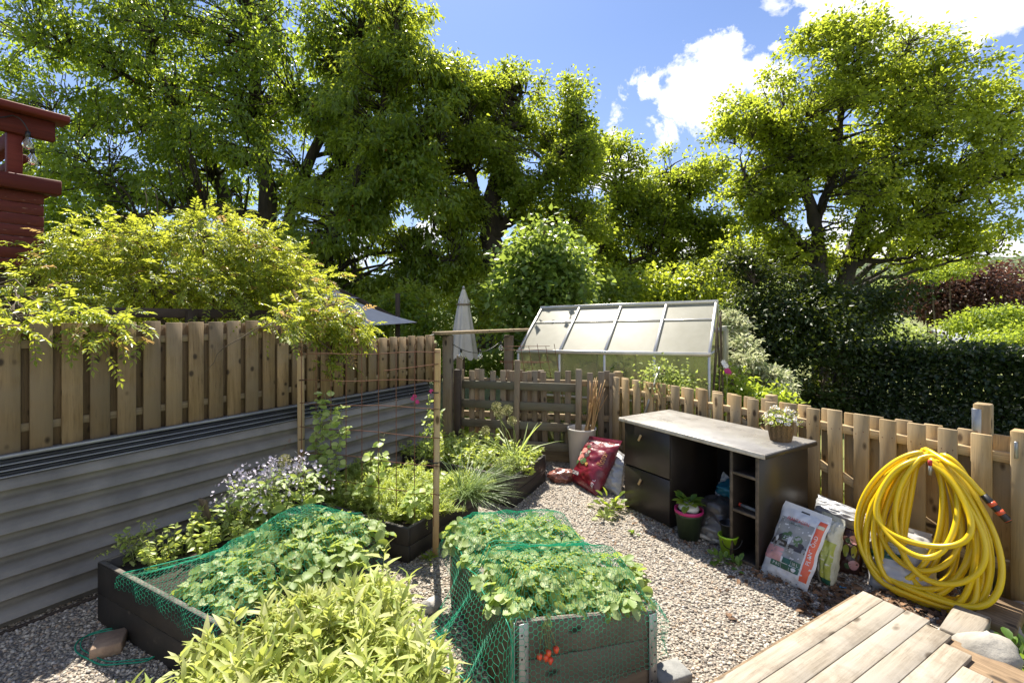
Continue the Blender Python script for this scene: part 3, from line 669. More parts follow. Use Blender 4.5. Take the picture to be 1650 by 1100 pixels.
# middle oak
tree('oak_tree', 'round-crowned oak with a thick dark trunk rising behind the closed parasol', 'tree', gt,
     [(tp((785, 570, 12.5), (788, 470, 12.5), (795, 370, 12.5), (800, 290, 12.5), (820, 200, 12.6), (840, 150, 12.6)), (.37, .33, .29, .2, .11, .05)),
      (tp((793, 380, 12.5), (840, 330, 12.2), (890, 270, 12.0), (930, 200, 12)), (.2, .16, .11, .05)), (tp((795, 385, 12.5), (770, 320, 12.4), (745, 240, 12.3), (735, 180, 12.2)), (.18, .14, .1, .05)),
      (tp((792, 430, 12.5), (850, 380, 12.2), (920, 350, 12)), (.12, .09, .05)), (tp((788, 450, 12.5), (745, 400, 12.4), (700, 370, 12.3)), (.09, .07, .04))],
     [(755, 165, 60, 55, 12.5, 1.2), (840, 160, 70, 48, 12.6, 1.3), (905, 195, 52, 50, 12.4, 1.1), (790, 240, 100, 70, 12.2, 1.6), (885, 265, 85, 60, 12.0, 1.5), (945, 290, 40, 60, 12.2, .9), (730, 230, 55, 70, 12.2, 1.2), (830, 330, 110, 45, 12.6, 1.5), (720, 330, 60, 50, 12.5, 1.2), (940, 365, 45, 35, 12.2, .9), (920, 150, 25, 25, 12.4, .5), (845, 410, 70, 50, 13.2, 1.2), (920, 430, 50, 50, 13.2, 1.0), (740, 430, 50, 50, 13.4, 1.0)],
     1450, 42, .125, .10, .066, 'l_oak', hang=.1, limb_r=.1, twig=.016)
# second oak, further right: two trees modelled as one, joined by an unseen limb
tree('oak_tree', 'pair of lower spreading oaks above the greenhouse roof, between two taller oaks', 'tree', gt,
     [(tp((945, 560, 14.5), (960, 440, 14.5), (985, 350, 14.5), (1005, 270, 14.5)), (.2, .17, .12, .05)), (tp((948, 560, 14.5), (1030, 530, 14.8), (1092, 470, 15), (1080, 400, 15), (1070, 330, 15), (1065, 280, 15)), (.17, .15, .14, .12, .09, .04)),
      (tp((1095, 460, 15), (1140, 420, 14.8), (1175, 370, 14.6)), (.1, .08, .04)), (tp((962, 440, 14.5), (1010, 425, 14.2), (1060, 405, 14)), (.09, .08, .05))],
     [(985, 255, 45, 35, 14.5, 1.0), (1010, 310, 70, 50, 14.4, 1.4), (1075, 290, 60, 45, 14.8, 1.3), (1125, 300, 45, 50, 14.6, 1.2), (1100, 350, 85, 50, 14.4, 1.5), (1010, 385, 75, 40, 14.6, 1.3), (1160, 370, 35, 50, 14.5, 1.0), (1070, 420, 70, 35, 14.6, 1.2), (1150, 425, 45, 40, 14.6, 1.0), (960, 345, 40, 50, 14.8, 1.0), (985, 440, 60, 40, 14.6, 1.1), (1060, 465, 60, 30, 14.8, 1.1), (1150, 470, 45, 35, 14.6, 1.0)],
     1250, 38, .135, .11, .072, 'l_oak', hang=.1, limb_r=.08, twig=.016)
# big right oak
tree('oak_tree', 'broad two-stemmed oak against the clouds on the right, above the dark hedge', 'tree', gt,
     [(tp((1322, 650, 10.4), (1325, 540, 10.4), (1322, 430, 10.4), (1310, 340, 10.4), (1280, 250, 10.4), (1240, 190, 10.5)), (.17, .155, .14, .12, .08, .04)),
      (tp((1350, 650, 10.5), (1358, 540, 10.5), (1366, 430, 10.5), (1400, 330, 10.4), (1430, 220, 10.4), (1440, 110, 10.4)), (.2, .18, .165, .13, .09, .04)),
      (tp((1364, 440, 10.5), (1440, 370, 10.2), (1540, 320, 10.0), (1620, 280, 10)), (.12, .1, .07, .04)), (tp((1315, 360, 10.4), (1350, 260, 10.4), (1355, 150, 10.4), (1350, 90, 10.4)), (.1, .08, .06, .03)),
      (tp((1322, 420, 10.4), (1260, 360, 10.3), (1200, 290, 10.3)), (.08, .06, .03))],
     [(1195, 215, 55, 60, 10.5, .9), (1265, 165, 70, 70, 10.5, 1.2), (1345, 110, 80, 70, 10.4, 1.2), (1440, 100, 85, 65, 10.4, 1.2), (1530, 140, 75, 60, 10.3, 1.1), (1600, 195, 60, 55, 10.2, .9), (1620, 270, 50, 60, 10.2, .8), (1300, 230, 110, 80, 10.3, 1.4), (1420, 210, 120, 90, 10.2, 1.4), (1540, 250, 90, 70, 10.1, 1.2), (1240, 300, 70, 60, 10.4, 1.0), (1350, 310, 100, 60, 10.2, 1.3), (1470, 320, 100, 55, 10.1, 1.2), (1570, 350, 80, 45, 10.1, .9), (1260, 385, 70, 45, 10.6, 1.0), (1430, 380, 80, 35, 10.2, 1.0), (1350, 50, 55, 30, 10.4, .7), (1300, 70, 30, 25, 10.4, .5), (1500, 385, 60, 30, 10.2, .8), (1330, 420, 70, 30, 10.9, .8), (1195, 340, 45, 50, 10.8, .7), (1225, 410, 60, 40, 10.9, .7), (1180, 420, 35, 40, 11, .6), (1550, 402, 60, 26, 10.2, .7), (1465, 418, 50, 20, 10.3, .7)],
     2100, 34, .105, .088, .06, 'l_oak2', hang=.1, limb_r=.075, twig=.013)
# hazel behind the greenhouse
tree('hazel_bush', 'light green hazel bush with large leaves behind the greenhouse left end', 'bush', None,
     [(tp((862, 560, 7.8), (868, 480, 7.8), (872, 400, 7.8), (880, 360, 7.8)), (.05, .04, .03, .015)), (tp((872, 560, 7.8), (900, 480, 7.8), (925, 420, 7.8)), (.04, .03, .015)), (tp((858, 560, 7.8), (835, 490, 7.8), (822, 440, 7.8)), (.04, .03, .015))],
     [(880, 390, 35, 35, 7.8, .5), (865, 440, 60, 50, 7.8, .7), (925, 440, 38, 55, 7.8, .6), (830, 480, 38, 55, 7.7, .5), (890, 500, 70, 50, 7.7, .7), (850, 540, 60, 40, 7.7, .6)],
     150, 60, .16, .105, .085, 'l_hazel', 'bark_light', hang=.35, limbs=False, twig=.008, upw=.9)
# understorey between trunks
def shrub(name, label, cat, group, blobs, ncl, nper, clr, L, W, leaf, **kw):
    x, y, rx, ry, Y, rY = blobs[0]; gz_ = float(ground_z(*D(x, y, Y)[:2])); b0 = D(x, y, Y); b0[2] = gz_
    tr = []
    for b in blobs[:6]:
        c, r = blob_world(b); f = np.array([c[0] * .6 + b0[0] * .4, c[1], gz_]); tr.append(([f, (f + c) / 2 + rv(1, .05)[0], c + UP * r[2] * .4], (.035, .025, .01)))
    return tree(name, label, cat, group, tr, blobs, ncl, nper, clr, L, W, leaf, 'bark_light', limbs=False, twig=.007, **kw)
gu = 'shrubs under the trees'
shrub('leafy_shrub', 'bright leafy shrub in the gap between the grey parasol and the closed parasol', 'shrub', gu, [(690, 520, 45, 60, 9.5, .6), (640, 500, 45, 50, 9.8, .6), (715, 560, 40, 40, 9.3, .5), (600, 520, 60, 40, 9.8, .6), (755, 505, 45, 55, 10.2, .5), (815, 490, 40, 50, 10.4, .5)], 150, 60, .19, .10, .06, 'l_cherry2')
shrub('leafy_shrub', 'sunlit low shrub seen under the closed parasol, in front of the oak trunk', 'shrub', gu, [(765, 590, 28, 18, 8.0, .35), (805, 590, 30, 20, 8.0, .4), (735, 585, 20, 20, 8.0, .3)], 36, 60, .12, .07, .045, 'l_bright')
shrub('leafy_shrub', 'dark shrub behind the greenhouse roof, right of the hazel', 'shrub', gu, [(1000, 470, 50, 40, 9.6, .7), (1060, 475, 60, 40, 9.6, .7), (1130, 470, 55, 45, 9.3, .7), (945, 490, 45, 40, 9.4, .6)], 120, 60, .18, .09, .062, 'l_cherry2')
shrub('leafy_shrub', 'dim leafy shrub far behind the wisteria at the left', 'shrub', gu, [(250, 500, 150, 40, 13, 1.0), (470, 490, 100, 50, 12, 1.0), (590, 480, 60, 50, 12.5, .8)], 130, 70, .3, .13, .09, 'l_cherry')
# dark mass right of the greenhouse, and the clipped hedge
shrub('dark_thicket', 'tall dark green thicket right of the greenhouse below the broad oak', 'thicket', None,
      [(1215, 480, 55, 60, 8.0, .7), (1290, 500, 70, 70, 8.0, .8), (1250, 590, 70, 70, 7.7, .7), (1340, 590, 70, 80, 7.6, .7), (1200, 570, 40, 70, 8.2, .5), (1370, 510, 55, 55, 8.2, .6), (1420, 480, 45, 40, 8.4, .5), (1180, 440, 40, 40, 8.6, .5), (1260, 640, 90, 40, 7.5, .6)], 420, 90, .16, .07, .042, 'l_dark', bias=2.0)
def hedge_box(p0, p1, zt, zb, th, n, L, W, leaf, name, label):
    p0 = np.array(p0); p1 = np.array(p1); d = unit(p1 - p0); nn = np.array([d[1], -d[0], 0]); Ln = np.linalg.norm(p1 - p0)
    root = thing(name, (*((p0 + p1) / 2)[:2], zb), label, 'hedge')
    mb = MB(); m = n // 3; s = rng.uniform(0, Ln, n); h = zb + (zt - zb) * np.sqrt(rng.random(n)); q = rng.uniform(-1, 1, n); q = np.sign(q) * np.abs(q) ** .4 * th / 2
    bump = np.array([noise.noise(Vector((a * 1.6, b * 1.6, 2))) for a, b in zip(s, h)]) * .12
    top = rng.random(n) < .25; h = np.where(top, zt + rng.normal(0, .05, n) + bump, h); q = np.where(top, rng.uniform(-1, 1, n) * th / 2, q + bump)
    P = p0 + d * s[:, None] + nn * q[:, None]; P[:, 2] = h
    mb.leaves(P, unit(rv(n) + nn * .5), unit(UP * .4 + rv(n, .6) + nn * .6), L * rng.uniform(.7, 1.3, n), W * rng.uniform(.7, 1.3, n), fold=.2)
    part(root, 'foliage', mb, M[leaf])
    tb = MB()
    for a in np.arange(.2, Ln, .35): q0 = p0 + d * a; q0[2] = zb; tb.tube(bend(q0, q0 + np.array([rng.normal(0, .08), rng.normal(0, .08), (zt - zb) * .85]), 6, .06), np.linspace(.028, .008, 6), 6)
    part(root, 'stems', tb, M['bark'], True); return root
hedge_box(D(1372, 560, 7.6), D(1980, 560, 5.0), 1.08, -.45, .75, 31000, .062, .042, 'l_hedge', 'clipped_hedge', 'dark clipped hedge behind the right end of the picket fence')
# shrubs and trees of the gardens further down
gg = 'garden shrubs beyond the hedge'
shrub('copper_tree', 'dark copper-red tree in the distance at the right edge', 'tree', None, [(1495, 468, 42, 36, 22, 1.6), (1540, 455, 52, 36, 22, 1.8), (1590, 462, 46, 32, 22.5, 1.6), (1550, 490, 80, 30, 22, 1.6), (1635, 478, 36, 18, 23, 1.2)], 300, 80, .36, .17, .11, 'l_purple')
shrub('garden_shrub', 'rounded pale green shrub just above the dark hedge', 'shrub', gg, [(1470, 546, 44, 28, 13, .8), (1430, 566, 40, 22, 12.5, .7), (1510, 568, 36, 20, 13, .7), (1385, 552, 34, 22, 13, .6)], 110, 60, .16, .10, .07, 'l_pale')
shrub('garden_shrub', 'vivid yellow-green shrub below the copper tree', 'shrub', gg, [(1600, 512, 44, 18, 17, .8), (1560, 530, 42, 14, 17, .7), (1645, 520, 36, 22, 17, .7)], 90, 60, .19, .11, .075, 'l_bright')
shrub('garden_shrub', 'sunlit green shrub at the right edge behind the hedge', 'shrub', gg, [(1620, 560, 46, 18, 12, .6), (1575, 570, 36, 12, 12, .5), (1660, 552, 30, 28, 12, .6)], 80, 60, .15, .09, .06, 'l_bright')
shrub('garden_shrub', 'green treetop peeping over the copper tree on the horizon', 'shrub', gg, [(1530, 432, 26, 12, 20, .7), (1500, 440, 20, 10, 20, .6)], 30, 60, .22, .12, .08, 'l_bright')
shrub('garden_shrub', 'grey-green row of far trees below the wooded hill', 'shrub', gg, [(1430, 470, 60, 22, 40, 3), (1370, 480, 60, 25, 42, 3), (1480, 480, 40, 20, 40, 2), (1640, 455, 50, 22, 45, 3), (1250, 480, 90, 25, 45, 3)], 160, 60, .55, .3, .2, 'l_pale')
# far white house glimpsed through the oak stems, and a pale roof
t = NT('roof_tiles'); v = t.coord((1, 6, 6)); t.bsdf(t.mix(t.noise(v, 3), (.36, .37, .4), (.28, .29, .32)), .6); M['roof'] = t.m
M['wallwhite'] = mat('painted_house_wall', (.72, .72, .70), (.64, .65, .64), rough=.8)
def house(c, w, dp, h, rh, label, rz):
    root = thing('far_house', (c[0], c[1], c[2]), label, 'house', 'houses beyond the hedge', rz)
    mb = MB(); mb.box((0, 0, h / 2), (w, dp, h), None, .02); part(root, 'wall', mb, M['wallwhite'], local=True)
    g = MB()
    for s in (-1, 1): part(root, 'gable', MB().add([(s * w / 2, -dp / 2, h), (s * w / 2, dp / 2, h), (s * w / 2, 0, h + rh)], [[0, 1, 2] if s > 0 else [0, 2, 1]]), M['wallwhite'], local=True)
    r = MB()
    for s in (-1, 1): r.bar((0, s * (dp / 2 + .3), h - .12), (0, -s * .02, h + rh + .06), w + .5, .12)
    part(root, 'roof', r, M['roof'], local=True)
    for x in (-w * .25, w * .25):
        f = MB().box((x, -dp / 2 - .01, h * .55), (1.0, .06, 1.2)); fo = part(root, 'window', f, M['wallwhite'], local=True)
        p_ = bpy.data.objects.new('pane', MB().box((x, -dp / 2 - .045, h * .55), (.8, .02, 1.0)).mesh('pane', M['black_metal'])); COL.objects.link(p_); p_.parent = fo
    return root
q = D(1335, 560, 34); house((q[0], q[1], -1.5), 8, 6, 3.2, 2.4, 'white gabled house glimpsed between the two stems of the broad oak', R(70))
q = D(1555, 560, 30); house((q[0], q[1], -3.2), 5, 4, 2.6, 1.1, 'low pale-roofed house among the shrubs above the hedge', R(15))

# white-edged shrub right of the greenhouse
shrub('variegated_dogwood', 'cream-edged variegated shrub between the greenhouse and the picket fence', 'shrub', None, [(1180, 522, 14, 24, 6.8, .2), (1205, 588, 22, 22, 6.0, .25), (1238, 612, 28, 18, 5.9, .3), (1196, 556, 14, 16, 6.3, .2), (1258, 628, 18, 10, 5.8, .2)], 84, 54, .06, .062, .03, 'l_white', hang=0, upw=1.0)
shrub('green_bush', 'fresh green leafy plant at the fence below the variegated shrub', 'bush', None, [(1215, 640, 35, 22, 5.2, .25), (1180, 625, 20, 30, 5.2, .2), (1240, 660, 30, 25, 5.0, .2)], 50, 50, .07, .06, .04, 'l_bright')
# plants seen through the pickets
gp = 'plants seen through the picket fence'
for bl, lab, lf in (([(1000, 680, 50, 35, 5.7, .25), (960, 690, 40, 30, 5.8, .25)], 'yellow-green plants behind the pickets beside the white planter', 'l_bright'),
                    ([(1085, 625, 25, 30, 4.75, .12), (1070, 600, 14, 14, 4.75, .1)], 'climbing rose growing over the picket fence behind the desk', 'l_pale'),
                    ([(850, 690, 60, 30, 6.3, .3), (780, 690, 40, 35, 6.3, .3)], 'low green plants behind the leaning gate', 'l_hazel')):
    shrub('fence_plant', lab, 'plant', gp, bl, 60 if 'rose' not in lab else 34, 46, .08, .05 if 'rose' not in lab else .04, .035 if 'rose' not in lab else .026, lf)
# grass along the outside of the picket fence
n = 26000; s = rng.uniform(-.4, 3.4, n); off = rng.uniform(.05, 1.2, n); P = PB + FD * s[:, None] - FN * off[:, None]; P[:, 2] = ground_z(P[:, 0], P[:, 1])
m2 = 9000; P2 = PL + LD * rng.uniform(-.2, 2.2, m2)[:, None] - LN * rng.uniform(.1, 1.6, m2)[:, None]; P2[:, 2] = 0; P = np.concatenate([P, P2]); n = len(P)
mb = MB().leaves(P, unit(UP + rv(n, .35)), unit(rv(n)), rng.uniform(.06, .2, n), .008, droop=.4, fold=0)
tag(single('grass', mb, M['grass'], kind='stuff'), 'sunlit grass growing outside the picket fence', 'grass')

# ------------------------------------------------------------------ wisteria over the board fence
def pinnate(mb, sb, P, Dv, N, Lr, pairs=5, ll=.05, lw=.019):
    n = len(P); Dv = unit(Dv); N = unit(N - Dv * (N * Dv).sum(1, keepdims=True)); S = np.cross(Dv, N); Lr = np.broadcast_to(Lr, (n,))[:, None]
    pos = lambda t: P + Dv * Lr * t - UP * Lr * .35 * t * t
    if sb is not None: sb.wires(pos(0), pos(.5), .0014); sb.wires(pos(.5), pos(1.0), .0011)
    for i in range(pairs):
        t_ = .22 + .7 * i / (pairs - 1)
        for sg in (-1, 1):
            d = unit(S * sg + Dv * .55 - UP * .25 + rv(n, .16)); mb.leaves(pos(t_), d, N + rv(n, .25), ll * rng.uniform(.75, 1.2, n), lw * rng.uniform(.8, 1.2, n), droop=.25, fold=.35)
    mb.leaves(pos(1.0), unit(Dv - UP * .5 + rv(n, .1)), N, ll * 1.15, lw * 1.1, droop=.2)
wroot = thing('wisteria', D(330, 560, 3.9), 'large sunlit wisteria sprawling over the board fence', 'climber')
wb = [(230, 400, 110, 42, 4.3, .42), (330, 385, 110, 36, 4.5, .42), (120, 425, 90, 40, 4.1, .4), (420, 430, 90, 50, 4.7, .42), (480, 468, 75, 52, 4.75, .35), (85, 462, 40, 26, 3.6, .3), (250, 460, 120, 45, 4.1, .35), (370, 478, 110, 46, 4.5, .35), (530, 505, 45, 32, 4.2, .25), (15, 498, 36, 14, 3.3, .25)]
C, ids = crown_points(wb, 860, 2.6, (2.2, -.25)); ctr = np.array([blob_world(wb[i])[0] for i in ids])
extra = []
for (x, y, sx, sy, Y, k) in [(110, 512, 70, 9, 2.78, 22), (30, 522, 26, 9, 2.6, 8), (190, 522, 26, 9, 2.9, 9), (90, 532, 40, 8, 2.74, 8), (525, 540, 40, 22, 4.15, 40), (500, 515, 50, 24, 4.0, 40), (572, 530, 22, 16, 4.3, 18), (430, 520, 40, 12, 3.65, 9), (520, 590, 14, 18, 4.15, 6)]:
    e = np.array([D(x + rng.normal(0, sx * .55), y + rng.normal(0, sy * .7), Y + rng.normal(0, .06)) for _ in range(k)]); extra.append(e)
E = np.concatenate(extra); allC = np.concatenate([C, E]); ctrs = np.concatenate([ctr, np.repeat(E.mean(0)[None], len(E), 0) * 0 + E + WN * -.3])
n = len(allC); rep = np.concatenate([np.full(len(C), 4), np.full(len(E), 3)]); PP = np.repeat(allC, rep, 0) + rv(rep.sum(), .05); CT = np.repeat(ctrs, rep, 0); n = len(PP)
Dv = unit(unit(PP - CT) * .7 + rv(n, .6) + UP * .12 + np.array([.15, -.2, 0])); NN = unit(UP + rv(n, .35))
lb, sb, rb = MB(), MB(), MB()
red = rng.random(n) < np.where(PP[:, 0] > -2.3, .10, .03)
pinnate(lb, sb, PP[~red], Dv[~red], NN[~red], rng.uniform(.10, .18, (~red).sum()), 6, ll=.037, lw=.0155); pinnate(rb, sb, PP[red], Dv[red], NN[red], rng.uniform(.1, .18, red.sum()), ll=.04, lw=.015)
b0 = D(330, 560, 4.0); b0[2] = .8
for c in wb:
    cw, r = blob_world(c); q = b0 + np.array([rng.normal(0, .25), rng.normal(0, .1), 0]); P = bend(q, cw, 9, .1, .08); sb.tube(P, np.linspace(.028, .008, 9), 6)
for k in range(230):
    i = rng.integers(len(allC)); j = int(np.linalg.norm(ctr - allC[i], axis=1).argmin()); sb.tube(bend(ctr[j] + rv(1, .1)[0], allC[i], 6, .12, .06), np.linspace(.006, .002, 6), 4)
for (a, b) in [((250, 370, 3.8), (235, 300, 3.8)), ((255, 345, 3.8), (250, 302, 3.8)), ((440, 520, 3.5), (330, 600, 3.2)), ((500, 560, 3.95), (440, 575, 3.7)), ((470, 520, 3.9), (560, 590, 4.0))]:
    sb.tube(bend(D(*a), D(*b), 10, .1, .1), np.linspace(.005, .002, 10), 5)
part(wroot, 'leaves', lb, M['l_wist']); part(wroot, 'young_leaves', rb, M['l_wist_red']); part(wroot, 'stems', sb, M['bark_light'], True)
# ------------------------------------------------------------------ picket fences
def fz(s): return PB + FD * s
LENR = np.linalg.norm(PR - PB)
pk_mesh = {}
def picket_mesh(w_, mat_, nm):
    k = (w_, mat_)
    if k not in pk_mesh: pk_mesh[k] = MB().box((0, 0, .5), (w_, .02, 1), None, .003).mesh(nm, M[mat_])
    return pk_mesh[k]
def put(root, name, me, pos, rz, h, tilt=0):
    o = bpy.data.objects.new(name, me); COL.objects.link(o); o.parent = root
    o.location = np.array(pos) - np.array(root.location); o.rotation_euler = (0, tilt, rz); o.scale = (1, 1, h); return o
root = thing('picket_fence', PB, 'sunlit double-sided wooden picket fence running from behind the desk to the yellow hose', 'picket fence', 'picket fence sections')
rzr = math.atan2(FD[1], FD[0]); s = .06
while s < LENR - .02:
    me = picket_mesh(.088, 'picket', 'picket'); gzz = 0.012
    put(root, 'picket', me, fz(s) + FN * .022 + UP * gzz, rzr + rng.normal(0, .02), .925 - .02 * (s / LENR) + rng.uniform(-.008, .008), rng.normal(0, .006))
    put(root, 'picket', me, fz(s + .072) - FN * .045 + UP * (gzz - .03), rzr + rng.normal(0, .02), .95 - .02 * (s / LENR) + rng.uniform(-.008, .008), rng.normal(0, .006))
    s += .147
for z in (.80, .20): part(root, 'rail', MB().box(fz(LENR / 2 + .03) - FN * .012 + UP * z, (LENR + .04, .045, .055), (FD, FN, UP), .003), M['rail_r'])
br = MB(); br.bar(fz(1.35) - FN * .012 + UP * .74, fz(2.75) - FN * .012 + UP * .26, .04, .055); part(root, 'brace', br, M['rail_r'])
for s, wd, h in ((.0, .075, .98), (1.62, .07, .955), (LENR - .10, .075, 1.075)):
    part(root, 'post', MB().box(fz(s) - FN * .085 + UP * (h / 2 - .1), (wd, wd, h + .2), (FD, FN, UP), .006), M['picket'])
pz = fz(LENR - .10) - FN * .03
po = part(root, 'bracket', MB().box(pz + UP * .92 - FD * .0385 - FN * .03, (.006, .04, .25), (FD, FN, UP), .001), M['steel'])
part(root, 'bracket', MB().box(pz + UP * .92 - FD * .02 - FN * .014, (.04, .006, .25), (FD, FN, UP), .001), M['steel'])
nb_ = MB()
def nails(org, dr, nrm, s0, st, n, zs, wd, off):
    for k in range(n):
        for z in zs:
            for sx in (-.28, .28):
                c = org + dr * (s0 + st * k + wd * sx + rng.normal(0, .003)) + nrm * off + UP * (z + rng.normal(0, .004)); a = np.arange(6) * 1.047
                nb_.add([c + nrm * .0015] + [c + .0035 * (math.cos(x) * dr + math.sin(x) * UP) for x in a], [[0, 1 + i, 1 + (i + 1) % 6] for i in range(6)])
nails(PB, FD, FN, .06, .147, 19, (.80, .20), .088, .0328); part(root, 'nails', nb_, M['rust'], kind='stuff')
# gate at the right end of it
a = D(1633, 692, 2.60); root = thing('garden_gate', (a[0], a[1], 0), 'wooden gate post and gate boards cut by the right edge beside the yellow hose', 'gate')
zt = a[2]
part(root, 'post', MB().box((a[0] + .03, a[1] - .02, zt / 2), (.085, .085, zt), (FD, FN, UP), .006), M['picket'])
for k in range(3): part(root, 'board', MB().box((a[0] + .03 + FD[0] * (.11 + .1 * k), a[1] - .02 + FD[1] * (.11 + .1 * k), .44), (.088, .022, .86), (FD, FN, UP), .003), M['picket'])
for z in (.70, .22): part(root, 'rail', MB().box((a[0] + .03 + FD[0] * .19 - FN[0] * .03, a[1] - .02 + FD[1] * .19 - FN[1] * .03, z), (.36, .03, .06), (FD, FN, UP), .003), M['rail_r'])
part(root, 'latch', MB().box((a[0] - .014, a[1] - .03, zt - .10), (.014, .05, .09), (FD, FN, UP), .003), M['steel'])
# back section, older wood
root = thing('picket_fence', PL, 'older grey-brown picket fence section at the back, behind the leaning gate and white planter', 'picket fence', 'picket fence sections')
LENL = np.linalg.norm(PB - PL); rzl = math.atan2(LD[1], LD[0]); s = .04
while s < LENL:
    for q, n_, dz in ((s, .022, 0), (s + .055, -.045, -.0)):
        if n_ < 0 and rng.random() < .6: continue
        put(root, 'picket', picket_mesh(.062, 'gate', 'old_picket'), PL + LD * q + LN * n_ + UP * .02, rzl + rng.normal(0, .03), .955 + dz + rng.uniform(-.012, .012), rng.normal(0, .008))
    s += .118
for z in (.85, .48, .14): part(root, 'rail', MB().box(PL + LD * (LENL / 2) - LN * .012 + UP * z, (LENL, .045, .06), (LD, LN, UP), .003), M['rail_l'])
part(root, 'kick_board', MB().box(PL + LD * (LENL / 2) + LN * .04 + UP * .09, (LENL, .025, .16), (LD, LN, UP), .003), M['rail_l'])
part(root, 'post', MB().box(PL + LD * .92 - LN * .09 + UP * .47, (.07, .07, 1.0), (LD, LN, UP), .005), M['gate'])
# leaning trellis gate in front of it
p0 = D(735, 772, 5.26); p0[2] = .02; p1 = D(935, 772, 4.95); p1[2] = .02
gd = unit((p1 - p0) * [1, 1, 0]); gn = np.array([gd[1], -gd[0], 0]); gu_ = unit(UP - gn * .08); W_ = np.linalg.norm(p1 - p0)
root = thing('leaning_gate', p0, 'grey slatted gate panel of three stiles and dark cross rails leaning against the back fence', 'gate')
def gp_(u, v, n_=0): return p0 + gd * u + gu_ * v + gn * n_
for u, h, n_ in ((.02, 1.12, .03), (W_ * .50, 1.08, .03), (W_ - .02, 1.0, .03)):
    part(root, 'stile', MB().box(gp_(u, h / 2, n_), (.062, .03, h), (gd, gn, gu_), .004), M['gate'])
for v in (.80, .59, .385, .18):
    part(root, 'rail', MB().box(gp_(W_ / 2, v, .0), (W_ - .02, .026, .085), (gd, gn, gu_), .004), M['gate_rail'])
# grey cane leaning on the fence behind the desk
tag(single('metal_pole', MB().tube([D(1037, 672, 4.6), D(1063, 592, 4.75)], .012, 10), M['steel'], smooth=True), 'grey metal pole leaning on the picket fence behind the desk', 'pole')

# ------------------------------------------------------------------ greenhouse
gl = np.array([.08, 5.9, 0]); gd = unit(np.array([.876, -.482, 0])); gb = np.array([.482, .876, 0]); GL, GW = 2.19, 1.37; ZE0, ZE1, ZR0, ZR1 = 1.136, 1.186, 1.676, 1.737
def gq(u, v, z): return gl + gd * u + gb * v + UP * z
def ze(u): return ZE0 + (ZE1 - ZE0) * u / GL
def zr(u): return ZR0 + (ZR1 - ZR0) * u / GL
t = NT('frosted_panes'); v = t.coord(); dirt = t.ramp(t.noise(v, 3, 5, .7), [(.4, 0), (.75, 1)])
pc = t.mix(dirt, (.47, .455, .375), (.32, .305, .22))
d_ = t.bsdf(pc, .35, 0, .5, link=False); tr = t.n('ShaderNodeBsdfTranslucent'); tr.inputs[0].default_value = (.52, .52, .42, 1)
m1 = t.n('ShaderNodeMixShader'); m1.inputs[0].default_value = .5; t.l(d_.outputs[0], m1.inputs[1]); t.l(tr.outputs[0], m1.inputs[2]); t.l(m1.outputs[0], t.out.inputs[0]); M['pane_roof'] = t.m
t = NT('clear_dull_panes'); v = t.coord(); tp_ = t.n('ShaderNodeBsdfTransparent'); tp_.inputs[0].default_value = (.80, .83, .66, 1); gls = t.n('ShaderNodeBsdfGlossy'); gls.inputs['Roughness'].default_value = .15
d2 = t.n('ShaderNodeBsdfTranslucent'); d2.inputs[0].default_value = (.56, .56, .36, 1); df = t.n('ShaderNodeBsdfDiffuse'); df.inputs[0].default_value = (.4, .4, .28, 1)
ma = t.n('ShaderNodeMixShader'); ma.inputs[0].default_value = .5; t.l(d2.outputs[0], ma.inputs[1]); t.l(df.outputs[0], ma.inputs[2])
m1 = t.n('ShaderNodeMixShader'); t.l(t.ramp(t.noise(v, 2.2, 4, .7), [(.3, .22), (.7, .6)]), m1.inputs[0]); t.l(tp_.outputs[0], m1.inputs[1]); t.l(ma.outputs[0], m1.inputs[2])
m2 = t.n('ShaderNodeMixShader'); m2.inputs[0].default_value = .07; t.l(m1.outputs[0], m2.inputs[1]); t.l(gls.outputs[0], m2.inputs[2]); t.l(m2.outputs[0], t.out.inputs[0]); M['pane_wall'] = t.m
root = thing('greenhouse', gl, 'small aluminium greenhouse with four dusty frosted roof panes behind the picket fence', 'greenhouse')
fr = MB(); N4 = 4
def roofn(): return unit(np.cross(gd, gq(0, GW / 2, zr(0)) - gq(0, 0, ze(0))))
rn = roofn(); rn = rn if rn[2] > 0 else -rn
for i in range(N4 + 1):
    u = GL * i / N4; fr.bar(gq(u, 0, ze(u)), gq(u, GW / 2, zr(u)), .028, .03, rn); fr.bar(gq(u, GW, ze(u)), gq(u, GW / 2, zr(u)), .028, .03)
    fr.bar(gq(u, .005, -.1), gq(u, .005, ze(u) - .02), .026, .026, -gb); fr.bar(gq(u, GW - .005, -.1), gq(u, GW - .005, ze(u) - .02), .026, .026, -gb)
for v_, zf in ((0, ze), (GW, ze), (GW / 2, zr)): fr.bar(gq(-.02, v_, zf(0)), gq(GL + .02, v_, zf(GL)), .045, .04)
fr.bar(gq(0, 0, .02), gq(GL, 0, .02), .05, .08); fr.bar(gq(0, 0, .62), gq(GL, 0, .66), .02, .025)
for u in (0, GL): fr.bar(gq(u, 0, .02), gq(u, GW, .02), .05, .08); fr.bar(gq(u, 0, ze(u)), gq(u, GW, ze(u)), .03, .03)
part(root, 'frame', fr, M['alu'])
rb = MB()
for i in range(N4): pass
